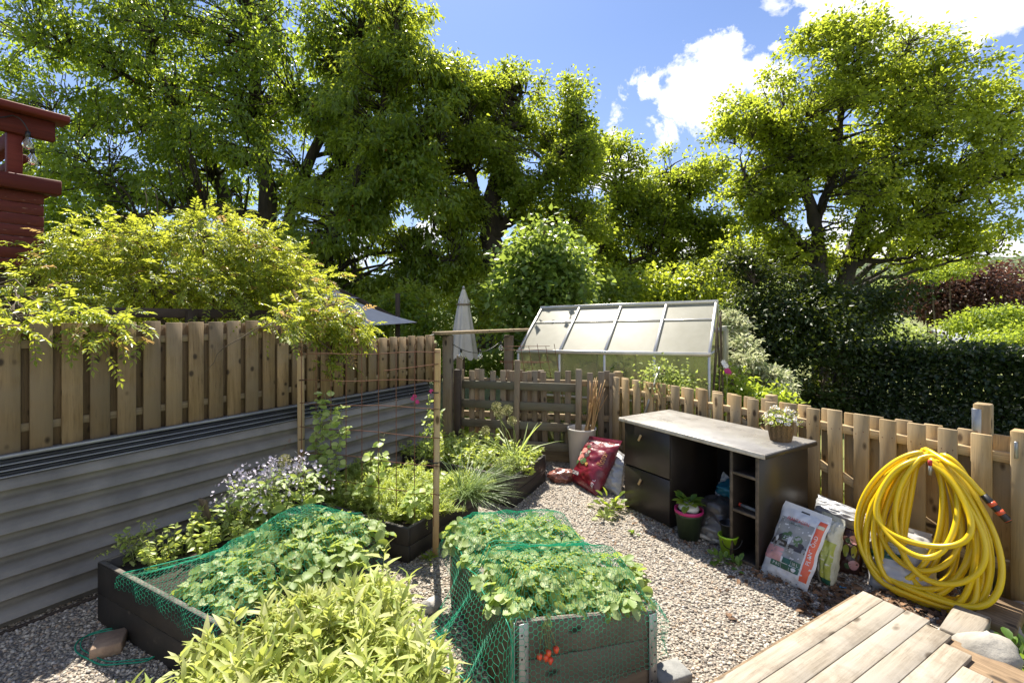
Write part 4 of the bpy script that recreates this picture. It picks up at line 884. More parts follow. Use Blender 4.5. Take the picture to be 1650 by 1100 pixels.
for i in range(N4):
    u0, u1 = GL * i / N4 + .012, GL * (i + 1) / N4 - .012
    P = np.array([[gq(u, GW / 2 * s, ze(u) + (zr(u) - ze(u)) * s) - rn * .004 for s in np.linspace(.01, .99, 6)] for u in np.linspace(u0, u1, 5)])
    mb = MB().grid(P); mb.grid(P[::-1] - rn * .005); pn = part(root, 'roof_pane', mb, M['pane_roof'])
    uu = GL * (i + .5) / N4; sp = MB().bar(gq(u0, GW * .32, ze(u0) + (zr(u0) - ze(u0)) * .64) + rn * .004, gq(u1, GW * .32, ze(u1) + (zr(u1) - ze(u1)) * .64) + rn * .004, .016, .006, rn)
    part(root, 'pane_joint', sp, M['alu'])
    P = np.array([[gq(u, GW - GW / 2 * s, ze(u) + (zr(u) - ze(u)) * s) for s in np.linspace(.01, .99, 3)] for u in (u0, u1)])
    mb = MB().grid(P); mb.grid(P[::-1] - UP * .005); part(root, 'roof_pane', mb, M['pane_wall'])
    for v_, sg in ((.002, 1), (GW - .002, -1)):
        P = np.array([[gq(u, v_, z) for z in (.05, .6, ze(u) - .02)] for u in (u0, u1)]); mb = MB().grid(P); mb.grid(P[::-1] + gb * .004); part(root, 'wall_pane', mb, M['pane_wall'])
for u in (.0, GL):
    P = np.array([[gq(u, v_, z) for z in (.05, ze(u))] for v_ in (.02, GW - .02)]); mb = MB().grid(P)
    mb.add([gq(u, .02, ze(u)), gq(u, GW - .02, ze(u)), gq(u, GW / 2, zr(u) - .02)], [[0, 1, 2]]); part(root, 'gable_pane', mb, M['pane_wall'])
part(root, 'door_rail', MB().bar(gq(GL + .03, .35, 1.42), gq(GL + .03, 1.45, 1.42), .04, .05), M['alu'])
part(root, 'sliding_door', MB().box(gq(GL + .05, 1.25, .72), (.03, .45, 1.36), (gd, gb, UP)), M['pane_roof'])
# plants inside
for i, (u, v_, h) in enumerate(((.45, .35, .95), (.8, .45, 1.0), (1.3, .3, .98), (1.15, .6, .9), (1.8, .5, .7), (.25, .6, .7))):
    b0 = gq(u, v_, 0); r2 = thing('greenhouse_plant', b0, 'tall leafy green plant growing inside the greenhouse behind its front panes', 'plant', 'plants in the greenhouse')
    sp = bend(b0, b0 + UP * h + rv(1, .06)[0], 9, .06); mb = MB().tube(sp, .008, 6); part(r2, 'stem', mb, M['stem'], True)
    n = 26; k = rng.integers(2, 9, n); a = rng.uniform(0, 6.28, n); d = np.stack([np.cos(a), np.sin(a), rng.uniform(-.5, .3, n)], 1)
    part(r2, 'leaves', MB().leaves(sp[k] + d * .04, d, UP + rv(n, .3), rng.uniform(.14, .26, n), rng.uniform(.08, .15, n), ((0, 0), (.3, 1), (.65, .7), (1, 0)), droop=.5, fold=.2), M['l_weed'])
# canes and sweet pea right of the greenhouse
b0 = D(1158, 660, 4.75); b0[2] = 0; root = thing('cane_tepee', b0, 'bundle of brown canes standing upright beside the greenhouse gable', 'canes')
for k in range(6):
    a = k * 1.05; mb = MB().tube(bend(b0 + np.array([.10 * math.cos(a), .10 * math.sin(a), 0]), b0 + np.array([.02 * math.cos(a + .5), .02 * math.sin(a + .5), 1.42 + .04 * k]), 6, .01), .007, 6); part(root, 'cane', mb, M['bark_light'], True)
root = thing('sweet_pea', D(1172, 640, 4.7) * [1, 1, 0], 'tall flowering plant with a magenta and a white bloom beside the canes', 'plant')
mb = MB(); st = bend(np.array(root.location), D(1172, 595, 4.7), 7, .05); mb.tube(st, .005, 5); part(root, 'stem', mb, M['stem'], True)
n = 40; k = rng.integers(1, 7, n); part(root, 'leaves', MB().leaves(st[k] + rv(n, .04), rv(n) + UP * .2, rv(n), .07, .035), M['l_bright'])
def bloom(mb, c, r, n=7, up=None):
    nn = unit(np.array([0, -1, .4]) if up is None else up); a = np.arange(n) * 6.283 / n + rng.random(); e1 = unit(np.cross(nn, [1, .2, .1])); e2 = np.cross(nn, e1)
    d = np.cos(a)[:, None] * e1 + np.sin(a)[:, None] * e2; mb.leaves(np.repeat(c[None], n, 0), d + nn * .35, np.repeat(nn[None], n, 0), r, r * .75, ((0, .2), (.6, 1), (1, 0)), droop=.2)
mb = MB(); [bloom(mb, D(1172, 597, 4.68) + rv(1, .012)[0], .035) for _ in range(3)]; part(root, 'magenta_flower', mb, M['mag_fl'])
mb = MB(); [bloom(mb, D(1168, 586, 4.68) + rv(1, .012)[0], .03) for _ in range(3)]; part(root, 'white_flower', mb, M['white_fl'])
# rusty mesh sheets behind the fence
root = thing('rusty_mesh', D(850, 640, 5.6) * [1, 1, 0], 'rusty wire mesh panels standing behind the back fence in front of the greenhouse', 'wire mesh')
mb = MB(); A, B = [], []
for x0, x1, y0, y1, Yd in ((838, 893, 560, 690, 5.55),):
    for i, x in enumerate(np.linspace(x0, x1, 5)): A.append(D(x, y0 - 6 + 3 * (i % 2), Yd)); B.append(D(x + 22, y1, Yd - .05))
for y in (558, 564, 582, 584, 612, 640, 668): A.append(D(806, y, 5.7)); B.append(D(875 + rng.uniform(0, 20), y + rng.uniform(-1, 1), 5.55))
for x in (815, 826): A.append(D(x, 580, 5.65)); B.append(D(x + 3, 690, 5.65))
mb.wires(np.array(A), np.array(B), .0035, 5); part(root, 'wires', mb, M['rust'])
# ------------------------------------------------------------------ old desk used as a potting bench
DO = np.array([.886, 3.965, 0]); d1 = unit(np.array([.522, -.853, 0])); d2 = unit(np.array([.853, .522, 0]))
def dp(u, v, z): return DO + d1 * u + d2 * v + UP * z
t = NT('desk_top'); v = t.coord(); c = t.mix(t.ramp(t.noise(v, 4, 5, .7), [(.4, 0), (.7, 1)]), (.30, .285, .265), (.22, .205, .185))
c = t.mix(t.ramp(t.noise(v, 38, 4, .7), [(.66, 0), (.72, .8)]), c, (.08, .06, .04))
t.bsdf(c, t.ramp(t.noise(v, 7, 4), [(.3, .22), (.7, .42)]), 0, .6); M['desktop'] = t.m
M['desk_edge'] = mat('worn_white_edge', (.55, .52, .47), (.38, .34, .28), sc=20, rough=.6, speck=((.2, .15, .1), 25, .62))
M['desk_black'] = mat('black_brown_laminate', (.017, .013, .011), (.028, .022, .018), sc=3, rough=.38, spec=.5, speck=((.06, .05, .04), 40, .7))
M['desk_raw'] = mat('worn_laminate_edge', (.13, .10, .07), (.06, .045, .03), sc=22, rough=.7)
M['brass'] = mat('wooden_brass_pull', (.50, .36, .20), (.4, .27, .14), rough=.4, metal=.3)
root = thing('old_desk', DO, 'worn black desk with grey top used as a potting bench against the fence', 'desk')
part(root, 'top', MB().box(dp(.622, .309, .734), (1.236, .61, .014), (d1, d2, UP), .002), M['desktop'])
eb = MB(); eb.box(dp(.622, .003, .726), (1.244, .010, .028), (d1, d2, UP), .002); eb.box(dp(.003, .309, .726), (.010, .602, .028), (d1, d2, UP), .002); part(root, 'edge_band', eb, M['desk_edge'])
part(root, 'edge_band', MB().box(dp(1.243, .312, .724), (.010, .60, .026), (d1, d2, UP), .003), M['desk_black'])
part(root, 'under_top', MB().box(dp(.622, .31, .719), (1.226, .596, .012), (d1, d2, UP), .001), M['desk_black'])
cab = MB()
for u in (.045, .495): cab.box(dp(u, .325, .358), (.016, .57, .70), (d1, d2, UP), .001)
cab.box(dp(.27, .60, .36), (.434, .012, .70), (d1, d2, UP), .001); cab.box(dp(.27, .325, .012), (.434, .55, .016), (d1, d2, UP), .001)
part(root, 'cabinet', cab, M['desk_black'])
for z in (.187, .536):
    dr = part(root, 'drawer', MB().box(dp(.27, .036, z), (.462, .018, .338), (d1, d2, UP), .002), M['desk_black'])
    hb = MB().bar(dp(.205, .012, z + .055), dp(.232, .012, z + .105), .018, .014, -d2)
    h = bpy.data.objects.new('handle', hb.mesh('handle', M['brass'], np.array(root.location))); COL.objects.link(h); h.parent = dr
part(root, 'back_panel', MB().box(dp(.68, .59, .38), (.35, .010, .62), (d1, d2, UP), .001), M['desk_black'])
for u in (1.0, 1.176): part(root, 'side_panel', MB().box(dp(u, .325, .358), (.018, .575, .70), (d1, d2, UP), .001), M['desk_black'])
fe = MB()
for u in (1.0, 1.176): fe.box(dp(u, .034, .358), (.019, .010, .70), (d1, d2, UP), .001)
for z in (.016, .325, .565): fe.box(dp(1.088, .034, z), (.156, .010, .017), (d1, d2, UP), .001)
part(root, 'front_edges', fe, M['desk_raw'])
for z in (.016, .325, .565): part(root, 'shelf', MB().box(dp(1.088, .33, z), (.156, .565, .016), (d1, d2, UP), .001), M['desk_black'])
part(root, 'unit_back', MB().box(dp(1.088, .605, .358), (.156, .010, .68), (d1, d2, UP), .001), M['desk_black'])

# basket of daisies
q = dp(1.0, .40, .742); q = np.array([*(G(1258, 709, .742)[:2]), .742]); root = thing('flower_basket', q, 'small woven basket of white daisies standing on the desk top', 'basket')
def weave(r0, r1, h, n=40, m=26):
    P = []
    for i in range(m):
        s = i / (m - 1); a = np.linspace(0, 2 * np.pi, n + 1); r = (r0 + (r1 - r0) * s + .006 * math.sin(s * 3.1)) + .0042 * np.sin(a * 13 + (i % 2) * 3.14) + .0015 * (i % 2)
        P.append(np.stack([r * np.cos(a), r * np.sin(a), np.full(n + 1, h * s)], 1))
    return np.array(P)
t = NT('woven_seagrass'); v = t.coord(); c = t.mix(t.noise(v, 90, 3), (.27, .17, .075), (.10, .06, .025)); t.bsdf(c, .8, nrm=t.bump(t.noise(v, 110, 2), 1.0, .01)); M['wicker'] = t.m
mb = MB().grid(weave(.062, .074, .125)); mb.grid(weave(.058, .070, .125)[::-1]); part(root, 'basket', mb, M['wicker'], local=True)
part(root, 'soil', MB().lathe([(.0, .10), (.068, .10)], n=20), M['soil'], local=True)
n = 300; a = rng.uniform(0, 6.28, n); el = rng.uniform(.1, 1.3, n); d = np.stack([np.cos(a) * np.cos(el), np.sin(a) * np.cos(el), np.sin(el)], 1); rr = rng.uniform(.3, 1, n)[:, None]
P = d * rr * np.array([.12, .12, .10]) + UP * .105
part(root, 'leaves', MB().leaves(P, unit(d + rv(n, .5)), UP + rv(n, .4), rng.uniform(.02, .04, n), .010, droop=.2), M['l_herb'], local=True)
mb = MB(); yb = MB()
for k in range(95):
    a = rng.uniform(0, 6.28); el = rng.uniform(.15, 1.4); dd = np.array([math.cos(a) * math.cos(el), math.sin(a) * math.cos(el), math.sin(el)]); c = dd * np.array([.135, .135, .105]) * rng.uniform(.8, 1.1) + UP * .115
    bloom(mb, c, .014, 8, dd + UP * .5 + rv(1, .3)[0]); yb.ico(c + unit(dd + UP * .5) * .003, .004, 1)
part(root, 'daisies', mb, M['white_fl'], local=True, kind='stuff'); part(root, 'flower_centres', yb, mat('yellow_centres', (.55, .36, .03)), local=True, kind='stuff')

def text_mesh(s, size=1.0):
    cu = bpy.data.curves.new('t', 'FONT'); cu.body = s; cu.size = size; cu.resolution_u = 3; ob = bpy.data.objects.new('t', cu); COL.objects.link(ob)
    bpy.context.view_layer.update(); me = bpy.data.meshes.new_from_object(ob.evaluated_get(bpy.context.evaluated_depsgraph_get()))
    V = np.array([v.co for v in me.vertices]); T = []
    for p in me.polygons:
        k = list(p.vertices); T += [[k[0], k[i], k[i + 1]] for i in range(1, len(k) - 1)]
    bpy.data.objects.remove(ob); bpy.data.curves.remove(cu); bpy.data.meshes.remove(me); return V[:, :2], np.array(T)
class Bag:
    def __init__(s, name, BL, BR, TL, TR, th, m, label, seed=1, wr=.008, cat='compost bag', group=None):
        s.c = [np.array(x, float) for x in (BL, BR, TL, TR)]; s.th = th; s.seed = seed; s.wr = wr
        r = unit(s.c[1] - s.c[0]); u = unit((s.c[2] + s.c[3]) / 2 - (s.c[0] + s.c[1]) / 2); s.n = unit(np.cross(r, u)); s.root = thing(name, (s.c[0] + s.c[1]) / 2, label, cat, group)
        U = np.linspace(0, 1, 34); Vv = np.linspace(0, 1, 42)
        f = np.array([[s.p(a, b, 1) for b in Vv] for a in U]); bk = np.array([[s.p(a, b, -1) for b in Vv] for a in U])
        mb = MB().grid(f); mb.grid(bk[::-1])
        s.body = part(s.root, 'sack', mb, M[m] if isinstance(m, str) else m, True)
    def p(s, a, b, side, off=0.0):
        base = (s.c[0] * (1 - a) + s.c[1] * a) * (1 - b) + (s.c[2] * (1 - a) + s.c[3] * a) * b
        prof = max(0, 1 - abs(2 * a - 1) ** 2.6) ** .6 * max(0, 1 - abs(2 * min(b / .92, 1) - 1) ** 3.2) ** .6
        prof *= (1.15 - .3 * b); w_ = s.wr * (noise.noise(Vector((a * 5 + s.seed * 3, b * 9, side + s.seed))) + .6 * noise.noise(Vector((a * 11, b * 22 + s.seed, side * 2)))) * min(1, prof * 2 + .25)
        edge = .012 * noise.noise(Vector((b * 5, s.seed, side * .0))) * (1 if a > .5 else -1) * abs(2 * a - 1) ** 4
        return base + s.n * (side * s.th / 2 * prof + w_ + (off if side > 0 else -off)) + unit(s.c[1] - s.c[0]) * edge
    def patch(s, name, a0, a1, b0, b1, m, off=.0016, k=10, shape=None):
        P = np.array([[s.p(a0 + (a1 - a0) * i / k, b0 + (b1 - b0) * j / k, 1, off) for j in range(k + 1)] for i in range(k + 1)]); return part(s.root, name, MB().grid(P), M[m] if isinstance(m, str) else m, True)
    def text(s, name, txt, a0, b0, wa, hb, m, off=.003, vertical=False):
        V, T = text_mesh(txt); mn, mx = V.min(0), V.max(0); V = (V - mn) / (mx - mn)
        if vertical: V = np.stack([1 - V[:, 1], V[:, 0]], 1)
        P = np.array([s.p(a0 + wa * x, b0 + hb * y, 1, off) for x, y in V]); return part(s.root, name, MB().add(P, T), M[m])
    def disc(s, name, a, b, ra, rb, m, off=.002, n=14):
        k = np.arange(n) * 6.283 / n; P = [s.p(a, b, 1, off)] + [s.p(a + ra * math.cos(x) * (1 + .15 * math.sin(3 * x)), b + rb * math.sin(x), 1, off) for x in k]
        return part(s.root, name, MB().add(P, [[0, 1 + i, 1 + (i + 1) % n] for i in range(n)]), M[m])
def film(k, c1, c2=None, **kw): M[k] = mat(k, c1, c2, rough=kw.get('rough', .33), spec=.6, sc=kw.get('sc', 7), bump=.35, bsc=26, bd=.008, stretch=kw.get('st', (1, 1, 2)))
film('film_white', (.62, .62, .63), (.54, .55, .57)); film('film_grey', (.40, .41, .43), (.30, .31, .33)); film('film_pale', (.46, .45, .44), (.36, .36, .36)); film('film_red', (.17, .006, .014), (.11, .005, .018), rough=.3); film('film_orange', (.62, .09, .03), (.55, .07, .025)); film('film_dgreen', (.02, .10, .06), (.02, .08, .05))
film('film_brown', (.055, .022, .016), (.035, .016, .012)); film('film_pink', (.55, .30, .30), (.5, .25, .25)); film('film_photo', (.30, .31, .31), (.20, .20, .20), sc=5); film('film_dark', (.045, .035, .03), (.025, .02, .02)); film('film_text', (.03, .03, .03)); film('film_lime', (.36, .38, .05), (.26, .30, .04))
film('film_cream', (.52, .50, .40), (.42, .42, .30)); film('film_leaf', (.05, .10, .03), (.08, .14, .05)); film('film_rtext', (.55, .05, .04)); film('film_peach', (.62, .28, .22), (.55, .2, .17)); film('film_gold', (.5, .27, .08), (.4, .2, .06))
# ------------------------------------------------------------------ pots and things round the desk
M['planter'] = mat('off_white_planter', (.60, .56, .50), (.52, .48, .42), sc=3, rough=.5, bump=.05)
q = np.array([.705, 4.83, .004]); root = thing('white_planter', q, 'tall off-white tapered planter holding brown canes beside the red compost bag', 'planter')
part(root, 'pot', MB().lathe([(.0, 0), (.112, 0), (.118, .01), (.142, .425), (.148, .43), (.148, .445), (.138, .445), (.134, .42), (.115, .05), (0, .05)], n=40), M['planter'], True, local=True)
part(root, 'soil', MB().lathe([(.0, .30), (.128, .30)], n=24), M['soil'], local=True)
M['cane'] = mat('dry_canes', (.44, .28, .11), (.28, .15, .06), sc=14, rough=.6, isl=.3)
root = thing('cane_bundle', q + UP * .3, 'bundle of thin dry brown canes standing in the white planter', 'canes')
for k in range(26):
    a = rng.uniform(0, 6.28); b0 = q + np.array([.05 + .05 * math.cos(a), .02 + .05 * math.sin(a), .29]); tipx = rng.normal(.175, .055); b1 = q + np.array([tipx, .10 + rng.normal(0, .04), rng.uniform(.68, .98)])
    part(root, 'cane', MB().tube(bend(b0, b1, 6, .02), np.linspace(rng.uniform(.005, .008), .003, 6), 6), M['cane'], True)

M['pot_green'] = mat('dark_green_pot', (.035, .055, .025), (.025, .04, .02), rough=.5); M['pink'] = mat('pink_pot_rim', (.55, .03, .18), rough=.4)
M['lime'] = mat('lime_green_bucket', (.34, .58, .03), (.30, .5, .03), rough=.45)
q = G(1110, 866); root = thing('plant_pot', q, 'dark green pot with pink rim and young plant under the desk', 'plant pot')
part(root, 'pot', MB().lathe([(0, 0), (.072, 0), (.090, .165), (.094, .165), (.094, .19), (.085, .19), (.08, .15), (0, .15)], n=28), M['pot_green'], True, local=True)
part(root, 'rim', MB().lathe([(.090, .186), (.099, .186), (.1, .208), (.089, .208), (.086, .19)], n=28), M['pink'], True, local=True)
part(root, 'inner_bag', MB().ico((0, 0, .215), .075, 2, .3, 3, (1, 1, .5), 4), mat('thin_white_plastic', (.6, .6, .58), (.5, .5, .5), rough=.3), local=True)
n = 26; a = rng.uniform(0, 6.28, n); el = rng.uniform(.1, 1.2, n); d = np.stack([np.cos(a) * np.cos(el), np.sin(a) * np.cos(el), np.sin(el)], 1)
part(root, 'leaves', MB().leaves(UP * .235 + d * .03, d, UP + rv(n, .2), rng.uniform(.06, .10, n), rng.uniform(.045, .06, n), ((0, 0), (.25, .7), (.6, 1), (.85, .7), (1, 0)), droop=.35, fold=.25), M['l_weed'], local=True)
q = G(1173, 892); root = thing('bucket', q, 'small lime green bucket holding a black net pot under the desk', 'bucket')
part(root, 'bucket', MB().lathe([(0, 0), (.042, 0), (.06, .12), (.064, .12), (.064, .13), (.056, .13), (.04, .01), (0, .01)], n=26), M['lime'], True, local=True)
a = np.linspace(math.pi, 2 * math.pi, 14); part(root, 'handle', MB().tube(np.stack([.064 * np.cos(a), -.062 + .0 * a, .12 + .06 * np.sin(a)], 1) * [1, 1, 1], .003, 6), M['black_metal'], True, local=True)
part(root, 'net_pot', MB().lathe([(.035, .11), (.05, .20), (.054, .20), (.054, .208), (.048, .208), (.033, .11)], n=26), M['black_metal'], True, local=True)
def crumple(name, q, r, sc, col, label, cat, seed, amp=.45, rough=.28, isl=None, rz=0):
    if isinstance(col, str): m = M[col]
    else: m = mat(name + '_film', col, tuple(c * .7 for c in col), sc=9, rough=rough, spec=.6, bump=.5, bsc=22, bd=.01)
    mb = MB().ico((0, 0, 0), r, 4, amp, 2.2, sc, seed); V = mb.V[0]; V[:, 2] = np.maximum(V[:, 2], V[:, 2].min() * .55); mb.V[0] = V - UP * V[:, 2].min()
    o = single(name, mb, m, label, cat, org=np.zeros(3)); o.location = tuple(q); o.rotation_euler = (0, 0, rz); return o
crumple('plastic_bag', dp(.76, .33, .006), .19, (1.0, .9, .85), (.10, .09, .085), 'crumpled dark and clear plastic sack under the desk', 'plastic bag', 3, .3)
crumple('plastic_bag', dp(.83, .22, .006), .15, (1.0, .8, .62), (.26, .245, .23), 'crumpled grey-white plastic sheet under the desk, behind the lime bucket', 'plastic bag', 5, .28)
crumple('plastic_bag', dp(.83, .40, .28), .13, (1.25, .9, .55), (.02, .15, .22), 'blue crumpled plastic bag on the heap under the desk', 'plastic bag', 8, .3)
b = Bag('plastic_bag', dp(.60, .34, .01), dp(.72, .30, .01), dp(.66, .44, .40), dp(.74, .42, .37), .05, 'film_pale', 'thin upright pale bag beside the blue bag under the desk', 17, .02, 'plastic bag')
tag(single('plank_offcut', MB().bar(dp(.60, .05, .03), dp(.86, .13, .03), .05, .022), M['desk_edge']), 'short pale plank lying on the gravel under the desk', 'plank')
q0, q1 = dp(1.025, .10, .344), dp(1.15, .09, .344); root = thing('marker_pen', (q0 + q1) / 2 - UP * .01, 'grey tube with red ends lying on the open desk shelf', 'tube')
part(root, 'barrel', MB().tube([q0, q1], .010, 12), mat('grey_tube', (.25, .24, .23)), True)
for a_, b_ in ((q0 - d1 * .012, q0), (q1, q1 + d1 * .012)): part(root, 'cap', MB().tube([a_, b_], .0115, 12), mat('red_cap', (.6, .05, .02)), True)
tag(single('red_tool', MB().box(dp(.92, .66, .45), (.05, .02, .30), (d1, d2, UP), .004), mat('orange_red_plastic', (.55, .08, .03))), 'orange-red tool handle standing behind the desk opening', 'tool handle')

# ------------------------------------------------------------------ compost bags
gbags = 'compost and potting soil bags'
b = Bag('compost_bag', G(1224, 920), G(1300, 955), D(1266, 806, 3.02), D(1341, 834, 2.82), .10, 'film_white', 'white potting-soil bag with orange side stripe and red lettering leaning on the desk end', 2, .010, group=gbags)
b.patch('picture', .10, .80, .30, .80, 'film_photo', .0012, 14); b.patch('picture_table', .04, .80, .42, .50, 'film_dark'); b.patch('pink_panel', .03, .40, .22, .40, 'film_pink')
for a_, b_, ra, rb, m in ((.32, .56, .07, .05, 'film_leaf'), (.25, .53, .05, .05, 'film_dark'), (.45, .54, .04, .07, 'film_white'), (.60, .55, .08, .07, 'film_leaf'), (.40, .60, .05, .04, 'film_leaf'), (.68, .5, .06, .04, 'film_dark'), (.18, .50, .03, .04, 'film_white')): b.disc('plant_picture', a_, b_, ra, rb, m, .0022)
b.patch('side_stripe', .83, .965, .10, .90, 'film_orange', .0018, 16); b.patch('stripe_label', .84, .955, .80, .845, 'film_cream', .0028); b.text('side_lettering', 'PLANTJORD', .855, .32, .085, .38, 'film_white', .003, True)
b.text('brand_lettering', 'PLANTAGEN', .22, .775, .46, .045, 'film_rtext'); b.text('product_lettering', 'PLANTJORD', .26, .725, .34, .030, 'film_dgreen')
b.patch('info_panel', .44, .80, .155, .30, 'film_dgreen', .0022, 8); b.patch('info_panel', .22, .43, .155, .225, 'film_dgreen', .0022, 8); b.text('volume_lettering', '50 L', .64, .245, .12, .035, 'film_white'); b.text('info_lettering', 'P 8-5', .27, .175, .14, .035, 'film_white')
b.patch('panel_line', .44, .80, .224, .230, 'film_white', .0032, 4); b.patch('panel_line', .61, .616, .155, .30, 'film_white', .0032, 4); b.disc('leaf_symbol', .70, .19, .045, .025, 'film_white', .0034)
b.patch('carry_hole', .40, .58, .925, .945, 'film_dark', .0026)
for k in range(7): b.disc('vent_hole', .2 + .1 * k, .045, .012, .006, 'film_text', .003, 6)
b = Bag('compost_bag', G(1300, 938) + [.08, .0, 0], G(1334, 948) + [.02, 0, 0], D(1325, 822, 2.99), D(1362, 838, 2.86), .13, 'film_cream', 'pale yellow-green soil bag squeezed behind the white potting-soil bag', 5, .014, group=gbags)
b.patch('lime_print', .45, .95, .1, .62, 'film_lime', .002, 12); b.disc('round_print', .5, .74, .2, .09, 'film_white', .003); b.patch('green_foot', .4, .95, .03, .1, 'film_dgreen', .002)
for k in range(6): b.text('small_print', 'jord med lera och kompost', .06, .60 - .035 * k, .5, .014, 'film_text', .004)
b = Bag('compost_bag', G(1350, 928) + [.02, .06, 0], G(1394, 938) + [.02, .06, 0], D(1352, 838, 3.08), D(1396, 846, 2.98), .10, 'film_brown', 'dark brown bulb bag with printed pink flowers between two pale bags', 7, .008, group=gbags)
for a_, b_, m in ((.62, .66, 'film_pink'), (.66, .18, 'film_pink')): b.disc('flower_print', a_, b_, .20, .09, m, .003); b.disc('flower_print', a_ - .22, b_ - .03, .13, .05, 'film_leaf', .0025)
for a_ in (.32, .62): b.disc('bulb_print', a_, .43, .11, .12, 'film_lime', .003)
b = Bag('compost_bag', G(1400, 944), G(1514, 978), D(1396, 832, 2.98), D(1502, 860, 2.78), .18, 'film_pale', 'grey-green half-used soil bag standing behind the yellow hose', 9, .016, group=gbags)
b.patch('green_band', .0, .6, .42, .52, 'film_dgreen', .002, 12); b.patch('pale_print', .25, .85, .55, .82, 'film_cream', .002, 12)
for k in range(5): b.text('small_print', 'blomjord for krukor', .3, .74 - .04 * k, .45, .018, 'film_text', .004)
b = Bag('compost_bag', D(1310, 830, 3.20), D(1400, 862, 2.92), D(1318, 796, 3.28), D(1420, 836, 2.98), .13, 'film_grey', 'grey empty bag flopped over the top of the brown bulb bag', 13, .012, group=gbags)
b = Bag('compost_bag', G(921, 776) + [0, 0, .01], G(961, 801) + [0, 0, .01], D(950, 702, 4.70), D(1003, 710, 4.40), .19, 'film_red', 'dark red rose-compost bag with printed roses leaning beside the white planter', 4, .012, group=gbags)
for a_, b_, ra, rb, m in ((.26, .62, .10, .065, 'film_peach'), (.27, .47, .12, .075, 'film_peach'), (.42, .42, .10, .06, 'film_leaf'), (.22, .36, .09, .05, 'film_leaf'), (.44, .54, .08, .05, 'film_dark'), (.34, .72, .06, .04, 'film_leaf'), (.14, .55, .05, .05, 'film_cream'), (.44, .62, .06, .03, 'film_cream')): b.disc('rose_print', a_, b_, ra, rb, m, .0025 + .0006 * rng.random())
b.text('title_lettering', 'ROSJORD', .12, .83, .62, .06, 'film_white', .004); b.text('title_lettering', 'till alla rosor', .14, .775, .5, .035, 'film_pink', .004); b.text('title_lettering', 'och klematis', .2, .735, .42, .028, 'film_pink', .004)
b.patch('white_label', .10, .42, .135, .20, 'film_white', .0025); b.text('label_lettering', 'ROSJORD', .13, .15, .26, .035, 'film_red', .004); b.text('side_lettering', 'Rosor', .80, .45, .12, .25, 'film_gold', .004, True); b.disc('seal_print', .56, .38, .05, .035, 'film_gold', .003); b.text('side_lettering', '40 L', .86, .07, .06, .14, 'film_white', .004, True)
crumple('plastic_sack', G(909, 778) + [0, .06, .004], .11, (1.25, .8, .62), (.26, .10, .075), 'small crumpled brown-pink sack on the gravel left of the red bag', 'plastic sack', 21, .4)
b = Bag('plastic_sack', np.array([.78, 4.52, .005]), np.array([.93, 4.14, .005]), np.array([.93, 4.72, .34]), np.array([1.03, 4.36, .31]), .16, 'film_pale', 'crumpled whitish sack between the red bag and the desk', 31, .035, 'plastic sack')
M['hose'] = mat('yellow_garden_hose', (.74, .52, .012), (.68, .46, .01), sc=4, rough=.32, spec=.5)
# ------------------------------------------------------------------ yellow hose hung on the fence
h0 = fz(LENR - .235) + FN * .11; h0[2] = .775
root = thing('garden_hose', (h0[0], h0[1], .02), 'big tangled coil of yellow garden hose hanging on the picket fence', 'hose')
rngh = np.random.default_rng(12)
loops = [(.30, .80, .05, .02), (.36, .84, .12, .05), (.26, .60, -.10, .07), (.38, .86, -.02, .09), (.22, .78, .22, .06), (.33, .72, -.16, .10), (.30, .86, .10, .12), (.40, .87, .03, .14), (.24, .52, .02, .15), (.36, .80, -.14, .13), (.29, .42, .05, .17), (.37, .85, .18, .12), (.2, .70, -.05, .05), (.34, .88, .0, .17), (.24, .82, .30, .09), (.20, .74, -.28, .13), (.26, .66, .34, .16), (.16, .84, -.20, .08)]
pts = []
for i, (w_, L_, ph, off) in enumerate(loops):
    th = np.linspace(0, 2 * np.pi, 30, endpoint=False); sgn = 1 if i % 3 else -1
    tt = (1 - np.cos(th)) / 2
    x = sgn * w_ * .78 * np.sin(th) * (.72 + .36 * tt) + .018 * np.sin(2 * th + i); z = -L_ * tt
    xr = x * math.cos(ph) - z * math.sin(ph) * .55; zr_ = z * math.cos(ph) * 1.0 + x * math.sin(ph) * .6
    nn = off + .17 * tt + .03 * np.sin(th + i * 2.1) + .05 * tt
    xr += -.035 + .012 * np.sin(3 * th + i * 1.3); zr_ += rngh.uniform(-.015, .035)
    P = h0 + FD * xr[:, None] + FN * nn[:, None] + UP * zr_[:, None]; P[:, 2] = np.maximum(P[:, 2], .024 + .03 * (i % 3) * (tt > .9)); pts.append(P)
P = np.concatenate(pts)
for _ in range(3): P[1:-1] = .25 * P[:-2] + .5 * P[1:-1] + .25 * P[2:]
end = [h0 + FD * .05 + UP * .005 + FN * .16, h0 + FD * .10 - UP * .015 + FN * .19, h0 + FD * .15 - UP * .06 + FN * .19, h0 + FD * .175 - UP * .09 + FN * .19, h0 + FD * .195 - UP * .12 + FN * .19]
P = np.concatenate([P, end])
cs = [P]
def cat_up(P, k=3):
    s = np.linspace(0, len(P) - 1, len(P) * k); i = np.clip(s.astype(int), 1, len(P) - 3); f = (s - i)[:, None]
    p0, p1, p2, p3 = P[i - 1], P[i], P[i + 1], P[i + 2]; return .5 * (2 * p1 + (p2 - p0) * f + (2 * p0 - 5 * p1 + 4 * p2 - p3) * f ** 2 + (3 * p1 - p0 - 3 * p2 + p3) * f ** 3)
HP = cat_up(P, 3); part(root, 'tube', MB().tube(HP, .0145, 10), M['hose'], True)
e0 = HP[-1]; ed = unit(HP[-1] - HP[-3]); ed = unit(ed + FD * .15 - UP * .2)
